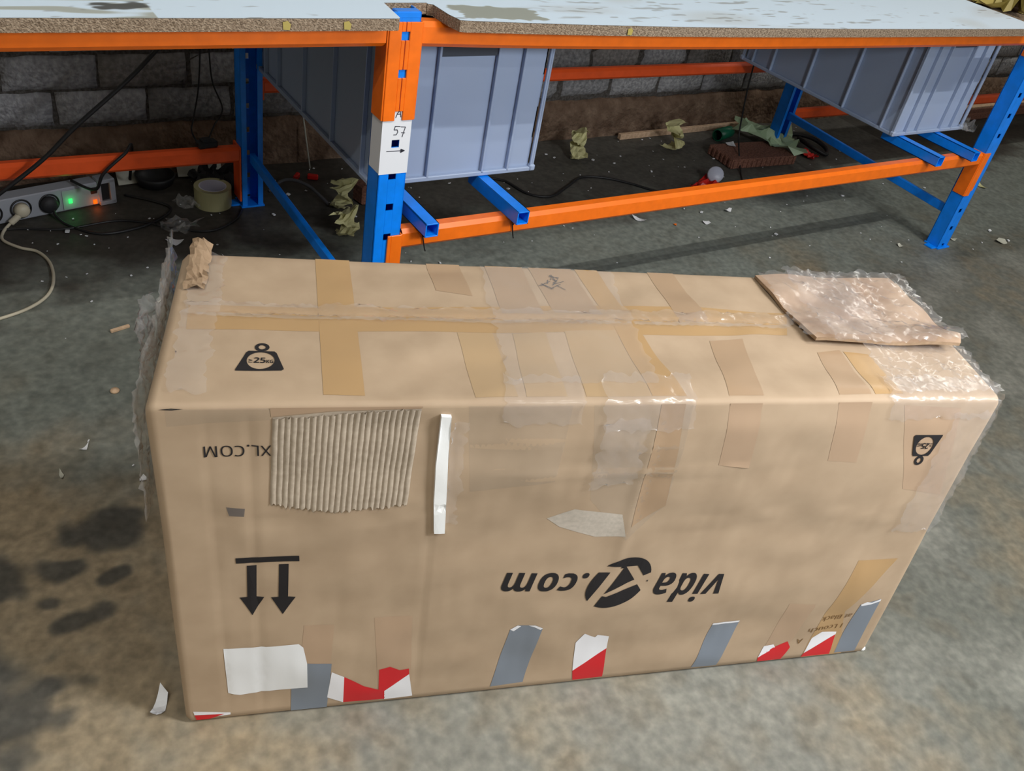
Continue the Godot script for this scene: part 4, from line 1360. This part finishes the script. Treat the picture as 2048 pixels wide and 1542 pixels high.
func power_strip() -> void:
	var t := thing("power_strip", "grey metal power strip with lit green and orange lamps under the bench", "power strip", "", Vector3(-0.70, 0.0, -0.967))
	t.rotation.y = atan2(0.225, 0.974)
	var h := 0.036
	obj("housing", boxmesh(Vector3(-0.10, h + 0.002, -0.024), Vector3(0.376, h, 0.024), 0.003), M.alu, t)
	obj("control_panel", boxmesh(Vector3(0.222, h + 0.001, 0.001), Vector3(0.052, h - 0.006, 0.0015), 0.0005), M.alu_panel, t)
	var fr := S()
	cbox(fr, Vector3(0.299, 2 * h + 0.004, -0.010), Vector3(0.024, 0.006, 0.020), 0.001)
	cbox(fr, Vector3(0.299, 0.007, -0.010), Vector3(0.024, 0.006, 0.020), 0.001)
	cbox(fr, Vector3(0.316, h + 0.004, -0.010), Vector3(0.008, h + 0.002, 0.020), 0.001)
	cbox(fr, Vector3(0.279, h + 0.004, -0.012), Vector3(0.005, h + 0.002, 0.016), 0.001)
	obj("end_frame", done(fr), M.alu, t)
	obj("dark_window", boxmesh(Vector3(0.296, h + 0.004, -0.014), Vector3(0.013, h - 0.004, 0.014)), M.black, t)
	obj("rocker_switch", boxmesh(Vector3(0.262, h + 0.012, 0.002), Vector3(0.010, 0.014, 0.002), 0.001, Basis(Vector3.RIGHT, 0.2)), M.black, t)
	for x in [-0.0985, -0.024, 0.054, 0.132]:
		var so := S(true)
		lathe(so, [Vector2(0.029, 0.0), Vector2(0.029, 0.003), Vector2(0.025, 0.003), Vector2(0.024, -0.004), Vector2(0.0, -0.004)], 28, Transform3D(Basis(Vector3.RIGHT, PI / 2), Vector3(x, h + 0.002, 0.001)))
		obj("socket", done(so), M.black, t)
	obj("green_indicator_lamp", boxmesh(Vector3(0.191, h - 0.003, 0.003), Vector3(0.0055, 0.0075, 0.002), 0.0008), M.led_green, t)
	obj("orange_indicator_lamp", boxmesh(Vector3(0.262, h - 0.021, 0.003), Vector3(0.006, 0.007, 0.002), 0.0008), M.led_orange, t)
	var gl := OmniLight3D.new()
	gl.name = "green_lamp_light"
	gl.light_color = srgb(60, 230, 110)
	gl.light_energy = 0.0004
	gl.omni_range = 4.0
	gl.omni_attenuation = 2.0
	gl.light_size = 0.005
	gl.shadow_enabled = true
	gl.position = Vector3(0.191, h - 0.003, 0.012)
	t.add_child(gl)
	var ol: OmniLight3D = gl.duplicate()
	ol.name = "orange_lamp_light"
	ol.light_color = srgb(250, 110, 20)
	ol.light_energy = 0.0003
	ol.position = Vector3(0.262, h - 0.021, 0.012)
	t.add_child(ol)
	# the cream plug and its lead
	var c := thing("mains_cable", "cream power cord plugged into the strip and curving over the floor", "cord")
	var pl := S(true)
	var base := Vector3(-0.647, 0.038, -0.974)
	var out := Vector3(0.225, 0, 0.974)
	lathe(pl, [Vector2(0.0, 0.022), Vector2(0.013, 0.021), Vector2(0.019, 0.015), Vector2(0.021, 0.0), Vector2(0.0, 0.0)], 20, Transform3D(Basis(Vector3(0.974, 0, -0.225), PI / 2) * Basis(Vector3.UP, 0.0), base))
	tube(pl, smooth_path([base + out * 0.010 + Vector3(0.002, 0.002, 0), base + out * 0.014 + Vector3(-0.018, -0.016, 0), base + out * 0.018 + Vector3(-0.038, -0.030, 0)], 4), 0.009, 10)
	obj("plug", done(pl), M.cream, c)
	var path := [base + out * 0.018 + Vector3(-0.038, -0.030, 0)] + v3([-0.706, -0.915, -0.712, -0.870, -0.679, -0.820, -0.641, -0.787, -0.622, -0.721, -0.629, -0.631, -0.655, -0.563, -0.703, -0.517, -0.773, -0.488, -0.90, -0.46, -1.1, -0.5], 0.0045)
	obj("lead", tubemesh(smooth_path(path, 8), 0.0042, 8), M.cream, c)
	c = thing("mains_cable", "black power cord plugged in beside the green lamp of the strip", "cord")
	pl = S(true)
	base = Vector3(-0.573, 0.037, -0.992)
	lathe(pl, [Vector2(0.0, 0.018), Vector2(0.018, 0.017), Vector2(0.024, 0.010), Vector2(0.025, 0.0), Vector2(0.0, 0.0)], 22, Transform3D(Basis(Vector3(0.974, 0, -0.225), PI / 2), base))
	obj("plug", done(pl), M.black_soft, c)
	path = [base + out * 0.012 + Vector3(0.006, -0.014, 0), Vector3(-0.560, 0.010, -0.960)] + v3([-0.536, -0.911, -0.466, -0.845, -0.357, -0.858, -0.273, -0.910, -0.244, -0.960, -0.283, -1.013, -0.350, -1.069], 0.0045)
	obj("lead", tubemesh(smooth_path(path, 8), 0.0042, 8), M.black, c)

func cable(label: String, path: Array, r: float, m: Material) -> void:
	put("cable", tubemesh(smooth_path(path, 8), r, 8), m, Vector3.ZERO, 0.0, label, "cable")

func floor_things() -> void:
	power_strip()
	cable("thin black cable lying on the floor in front of the power strip", v3([-0.86, -0.93, -0.681, -0.929, -0.556, -0.898, -0.417, -0.913, -0.334, -0.883, -0.278, -0.835, -0.174, -0.790, -0.083, -0.838, -0.04, -0.90], 0.004), 0.0036, M.black)
	cable("black cable snaking over the floor below the nearer grey crate", v3([0.90, -0.93, 0.929, -0.911, 0.947, -0.886, 0.974, -0.785, 1.052, -0.747, 1.174, -0.809, 1.274, -0.862, 1.368, -0.838, 1.446, -0.773, 1.512, -0.693, 1.577, -0.652, 1.70, -0.60], 0.005), 0.0048, M.black)
	cable("dark grey cable arching between the rear post and the crumpled paper", [Vector3(0.07, 0.02, -0.97), Vector3(0.12, 0.04, -0.992), Vector3(0.158, 0.045, -0.984), Vector3(0.198, 0.035, -0.953), Vector3(0.22, 0.02, -0.904), Vector3(0.235, 0.006, -0.864)], 0.0055, M.grey_cable)
	cable("thick black cable slanting down across the block wall on the left", [Vector3(-0.09, 0.80, -0.88), Vector3(-0.15, 0.64, -0.88), Vector3(-0.279, 0.50, -0.88), Vector3(-0.355, 0.426, -0.88), Vector3(-0.492, 0.31, -0.88), Vector3(-0.582, 0.225, -0.88), Vector3(-0.696, 0.14, -0.88), Vector3(-0.82, 0.05, -0.89), Vector3(-0.95, 0.01, -0.90)], 0.0062, M.black)
	cable("short black cable draped over the left rear beam", [Vector3(-0.325, 0.04, -1.10), Vector3(-0.335, 0.205, -0.975), Vector3(-0.367, 0.210, -0.915), Vector3(-0.431, 0.160, -0.905), Vector3(-0.455, 0.10, -0.93), Vector3(-0.50, 0.085, -1.03)], 0.0045, M.black)
	cable("thin black cable hanging down the wall left of the rear post", [Vector3(-0.060, 0.56, -1.19), Vector3(-0.068, 0.394, -1.19), Vector3(-0.079, 0.278, -1.19), Vector3(-0.102, 0.185, -1.18), Vector3(-0.130, 0.185, -1.10), Vector3(-0.150, 0.205, -0.98)], 0.0026, M.black)
	cable("thin black cable bowing towards the rear post on the wall", [Vector3(-0.045, 0.56, -1.19), Vector3(-0.040, 0.394, -1.19), Vector3(-0.033, 0.30, -1.19), Vector3(-0.006, 0.215, -1.185), Vector3(-0.04, 0.175, -1.16), Vector3(-0.085, 0.195, -1.05), Vector3(-0.115, 0.207, -0.975)], 0.0026, M.black)
	cable("thin black cable hanging in front of the right rear post", [Vector3(2.07, 0.79, -0.90), Vector3(2.081, 0.386, -0.900), Vector3(2.121, 0.137, -0.90), Vector3(2.105, 0.070, -0.86), Vector3(2.049, 0.006, -0.761), Vector3(1.957, 0.005, -0.651), Vector3(1.90, 0.005, -0.60)], 0.0034, M.black)
	# adapter on the left rear beam
	var ad := S()
	cbox(ad, Vector3(0, 0.011, 0), Vector3(0.030, 0.010, 0.016), 0.004)
	cbox(ad, Vector3(-0.004, 0.022, 0.0), Vector3(0.014, 0.006, 0.012), 0.003)
	put("power_adapter", done(ad), M.black, Vector3(-0.130, 0.2005, -0.940), 0.15, "small black power adapter resting on the left rear beam", "adapter")
	# roll of tape
	var t := thing("tape_roll", "roll of clear beige packing tape standing under the left rear beam", "tape roll", "", Vector3(-0.112, 0.0, -0.962))
	obj("tape", lathemesh([Vector2(0.041, 0.0), Vector2(0.056, 0.0), Vector2(0.056, 0.062), Vector2(0.041, 0.062)], 40, Transform3D(), false), M.tape_roll, t)
	obj("cardboard_core", lathemesh([Vector2(0.041, 0.0), Vector2(0.0415, 0.0625), Vector2(0.039, 0.0625), Vector2(0.039, 0.0), Vector2(0.0, 0.001)], 40, Transform3D(), false), M.core, t)
	# black dish
	put("rubber_dish", lathemesh([Vector2(0.0, 0.006), Vector2(0.030, 0.008), Vector2(0.050, 0.024), Vector2(0.058, 0.040), Vector2(0.062, 0.036), Vector2(0.054, 0.012), Vector2(0.040, 0.0), Vector2(0.0, 0.0)], 32), M.black, Vector3(-0.245, 0.0, -1.125), 0.0, "shallow black rubber dish on the floor left of the tape roll", "dish")
	# cards leaning on the wall foot
	var card := S()
	cbox(card, Vector3(0, 0.035, 0), Vector3(0.030, 0.035, 0.0012), 0.0005, Basis(Vector3.RIGHT, -0.5))
	put("pale_card", done(card), M.card, Vector3(-0.325, 0.0, -1.155), 0.1, "pale square card leaning beside the black dish", "card")
	card = S()
	cbox(card, Vector3(0, 0.030, 0), Vector3(0.070, 0.030, 0.0012), 0.0005, Basis(Vector3.RIGHT, -0.75))
	put("pale_card", done(card), M.card, Vector3(-0.095, 0.0, -1.165), -0.1, "wide pale folded card behind the tape roll", "card")
	put("rubbish_bag", crumple(0.10, 0.16, 0.11, 103, 10), M.black_soft, Vector3(-0.075, 0.0, -1.080), 0.3, "crumpled black plastic bag beside the left rear post", "bag")
	# crumpled kraft paper
	var at := [[Vector3(0.262, 0.0, -0.83), 0.080, 0.075, 0.105, 0.4], [Vector3(0.200, 0.0, -0.66), 0.095, 0.120, 0.095, 0.9], [Vector3(1.360, 0.0, -1.02), 0.085, 0.105, 0.125, 0.9], [Vector3(1.885, 0.0, -1.03), 0.090, 0.115, 0.120, 1.6]]
	var said := ["crumpled yellowish paper on the floor behind the numbered post, the farther lump", "crumpled yellowish paper on the floor beside the numbered post's foot", "crumpled yellowish paper standing against the wall foot, right of the nearer crate", "crumpled yellowish paper lying over the end of the wooden batten"]
	for k in 4:
		var a: Array = at[k]
		put("crumpled_paper", folded(a[1], a[3], 110 + k * 7), M.crumpled, a[0], a[4], said[k], "paper", "crumpled yellow packing papers")
	put("wooden_batten", boxmesh(Vector3(0, 0.0125, 0), Vector3(0.37, 0.012, 0.010), 0.0015), M.batten, Vector3(2.062, 0.0, -1.176), 0.03, "long bare wooden batten lying along the wall foot", "batten")
	put("brick_lump", boxmesh(Vector3(0, 0.035, 0), Vector3(0.040, 0.034, 0.030), 0.006), M.brick, Vector3(0.375, 0.0, -0.875), 0.2, "reddish brown brick under the nearer crate behind the post", "brick")
	# hollow clay tile with ribbed sides
	t = thing("clay_tile", "flat ribbed terracotta tile lying on the floor near the right rear post", "tile", "", Vector3(2.215, 0.0, -0.865))
	t.rotation.y = -0.06
	obj("tile_slab", boxmesh(Vector3(0, 0.022, 0), Vector3(0.188, 0.021, 0.082), 0.003), M.brick, t)
	var ribs := S()
	for k in 14:
		cbox(ribs, Vector3(-0.175 + 0.027 * k, 0.022, 0.084), Vector3(0.007, 0.018, 0.003), 0.002)
	for k in 6:
		cbox(ribs, Vector3(-0.190, 0.022, -0.068 + 0.027 * k), Vector3(0.003, 0.018, 0.007), 0.002)
	obj("ribbed_side", done(ribs), M.brick, t)
	var tubest := S(true)
	lathe(tubest, [Vector2(0.022, 0.0), Vector2(0.028, 0.0), Vector2(0.026, 0.10), Vector2(0.020, 0.12), Vector2(0.0, 0.12)], 24, Transform3D(Basis(Vector3(0, 0, 1), -PI / 2), Vector3.ZERO))
	put("green_bottle", done(tubest), M.green_tube, Vector3(2.185, 0.028, -1.065), 0.25, "open dark green plastic bottle lying beside the wooden batten", "bottle")
	put("green_film", crumple(0.18, 0.33, 0.07, 131, 10, 0.3), M.green_film, Vector3(2.405, 0.035, -0.975), 0.35, "pale green plastic film draped behind the terracotta tile", "film")
	put("paper_scrap", scrap(0.07, 0.05, 0.004, 4, 132), M.paper, Vector3(2.135, 0.045, -0.930), 0.5, "white paper scrap lying on the terracotta tile", "paper scrap")
	t = thing("plastic_cup", "translucent grey plastic cup lying on its side behind the lower orange beam", "cup", "", Vector3(1.835, 0.033, -0.705))
	obj("cup_wall", lathemesh([Vector2(0.0, 0.022), Vector2(0.030, 0.022), Vector2(0.033, 0.018), Vector2(0.030, -0.03), Vector2(0.028, -0.03), Vector2(0.029, 0.016), Vector2(0.0, 0.018)], 28, Transform3D(Basis(Vector3(0.72, 0, 0.69).normalized(), 0.95) * Basis(), Vector3.ZERO)), M.cup, t)
	put("red_wrapper", crumple(0.14, 0.08, 0.035, 133, 8, 0.25), M.red, Vector3(1.765, 0.0, -0.670), 0.35, "crushed red wrapper beside the grey plastic cup", "wrapper")
	put("red_plastic_piece", crumple(0.07, 0.08, 0.03, 134, 7, 0.2), M.red, Vector3(2.555, 0.0, -0.835), 0.3, "red plastic piece on the floor past the right rear post", "plastic piece")
	cable("loop of black cable on the floor past the right rear post", [Vector3(2.56, 0.012, -0.98), Vector3(2.62, 0.03, -1.00), Vector3(2.68, 0.035, -0.94), Vector3(2.70, 0.02, -0.86), Vector3(2.65, 0.012, -0.81), Vector3(2.60, 0.03, -0.86), Vector3(2.60, 0.035, -0.94), Vector3(2.66, 0.012, -0.98)], 0.010, M.black)
	put("red_clip", boxmesh(Vector3(0, 0.010, 0), Vector3(0.018, 0.009, 0.007), 0.003), M.red, Vector3(0.205, 0.0, -1.075), 0.9, "small red plastic clip left of its twin behind the near crate", "clip", "red plastic clips")
	put("red_clip", boxmesh(Vector3(0, 0.010, 0), Vector3(0.018, 0.009, 0.008), 0.003), M.red, Vector3(0.258, 0.0, -1.062), -0.5, "small red plastic clip nearest the crumpled paper behind the near crate", "clip", "red plastic clips")
	put("thin_stick", tubemesh([Vector3(0.262, 0.230, -1.195), Vector3(0.279, 0.003, -1.140)], 0.0028, 6), M.card, Vector3.ZERO, 0.0, "thin pale stick leaning on the wall behind the nearer crate", "stick")
	# film scraps by the tape roll
	put("film_scrap", crumple(0.07, 0.07, 0.05, 141, 8), M.film_dull, Vector3(-0.190, 0.0, -0.955), 0.2, "crumpled clear film beside the tape roll", "film scrap", "clear film scraps near the tape roll")
	put("film_scrap", crumple(0.08, 0.09, 0.03, 142, 8), M.film_dull, Vector3(-0.250, 0.0, -0.840), 0.9, "flattened clear film scrap next to the white paper square", "film scrap", "clear film scraps near the tape roll")
	# paper scraps one by one
	var list := [[-0.286, -0.755, 0.048, 0.046, 4, "white paper square on the floor in front of the tape roll"], [-0.690, 0.045, 0.034, 0.014, 3, "pointed white paper sliver on the floor left of the carton"], [-0.605, 0.182, 0.022, 0.022, 5, "white paper chip at the carton's left edge"], [1.286, -0.513, 0.055, 0.030, 6, "white scrap in front of the lower orange beam, left of three"], [1.543, -0.422, 0.040, 0.034, 5, "white scrap lying on the beam's shadow, middle of three"], [1.713, -0.484, 0.045, 0.026, 5, "white scrap in front of the lower orange beam, right of three"], [-0.712, 0.712, 0.060, 0.024, 5, "curled white scrap at the carton's lower left corner"], [2.247, -0.058, 0.030, 0.030, 5, "cream scrap beside the foot of the right post"], [2.555, -0.031, 0.034, 0.024, 5, "beige scrap right of the right post's foot"], [2.781, 0.045, 0.060, 0.05, 6, "dull grey scrap farthest right on the floor"], [-0.408, -0.458, 0.022, 0.012, 4, "tiny white chip on the floor behind the carton"], [-0.748, 0.114, 0.032, 0.010, 4, "thin pale sliver below the pointed white sliver"]]
	for k in list.size():
		var a: Array = list[k]
		put("paper_scrap", scrap(a[2], a[3], 0.010 if k != 6 else 0.03, a[4], 150 + k), M.paper if k < 7 else M.card, Vector3(a[0], 0.0005, a[1]), 0.7 * k, a[5], "paper scrap", "loose paper scraps on the floor")
	put("orange_chip", scrap(0.02, 0.014, 0.004, 4, 170), M.orange, Vector3(1.406, 0.0005, -0.444), 0.3, "tiny orange chip between two white scraps", "chip")
	put("leaf", scrap(0.09, 0.035, 0.010, 6, 171), M.crumpled, Vector3(3.262, 0.0005, -0.373), 1.2, "yellowish leaf on the floor beyond the right post", "leaf")
	put("wooden_peg", boxmesh(Vector3(0, 0.004, 0), Vector3(0.024, 0.0038, 0.0042), 0.0012), M.batten, Vector3(-0.526, 0.0, -0.364), 0.24, "short wooden peg on the floor behind the carton's left end", "peg")
	put("pale_disc", lathemesh([Vector2(0.0, 0.007), Vector2(0.009, 0.006), Vector2(0.0105, 0.003), Vector2(0.009, 0.0), Vector2(0.0, 0.0)], 18), M.batten, Vector3(-0.592, 0.0, -0.125), 0.0, "small round pale disc on the floor left of the carton", "disc")
	put("pale_bead", lathemesh([Vector2(0.0, 0.011), Vector2(0.005, 0.010), Vector2(0.0065, 0.006), Vector2(0.005, 0.001), Vector2(0.0, 0.0)], 14), M.foam, Vector3(0.533, 0.0, 1.168), 0.0, "small pale bead at the carton's lower right corner", "bead")
	# countless crumbs of foam and paper under the bench
	var st := S()
	var r := RandomNumberGenerator.new()
	r.seed = 31
	for k in 260:
		var x := r.randf_range(-0.75, 2.9)
		var z := r.randf_range(-1.17, -0.42)
		if r.randf() < 0.25:
			x = r.randf_range(-1.0, 2.9)
			z = r.randf_range(-0.4, 0.3)
		var s := r.randf_range(0.002, 0.006) if r.randf() < 0.85 else r.randf_range(0.006, 0.011)
		var b := Basis.from_euler(Vector3(r.randf() * 6.0, r.randf() * 6.0, r.randf() * 6.0))
		cbox(st, Vector3(x, s * 0.55, z), Vector3(s, s * 0.3, s * r.randf_range(0.4, 0.9)) * 0.6, 0.0, Basis(Vector3.UP, r.randf() * 6.0) * Basis(Vector3.RIGHT, r.randf_range(-0.3, 0.3)))
	var o := put("crumbs", done(st), M.paper, Vector3.ZERO, 0.0, "white crumbs of foam and paper scattered under the bench", "crumbs")
	o.set_meta("kind", "stuff")

# ------------------------------------------------------------------ seen past the right end of the bench
func beyond() -> void:
	var t := thing("bench_top", "dark bench top of the next bay behind the right post", "bench top")
	var m := slab(pts2([2.48, -0.10, 4.9, -0.10, 4.9, -1.0, 2.48, -1.0]), 0.790, 0.812, false)
	obj("chipboard_core", m[1], M.chip, t)
	put("wrapped_bundle", crumple(0.40, 0.42, 0.20, 181, 12, 0.3), M.olive2, Vector3(2.78, 0.812, -0.60), 0.2, "olive plastic bundle on the next bay's bench top", "bundle")
	put("yellow_film", crumple(0.22, 0.22, 0.14, 182, 10, 0.4), M.olive, Vector3(2.62, 0.812, -0.33), 0.8, "shiny yellow film on the next bay's bench top", "film")
	put("small_carton", boxmesh(Vector3(0, 0.15, 0), Vector3(0.22, 0.149, 0.18), 0.004), M.pink_card, Vector3(2.98, 0.812, -0.33), 0.3, "pinkish brown carton on the next bay's bench top", "box")
	put("red_plank", boxmesh(Vector3(0, 0.02, 0), Vector3(0.55, 0.019, 0.03), 0.003), M.brick, Vector3(4.45, 0.0, -1.06), 0.02, "reddish plank on the floor nearest the wall past the right post", "plank", "reddish planks on the floor")
	put("red_plank", boxmesh(Vector3(0, 0.02, 0), Vector3(0.55, 0.019, 0.03), 0.003), M.batten, Vector3(4.42, 0.0, -1.14), 0.02, "paler plank behind the reddish plank past the right post", "plank", "reddish planks on the floor")
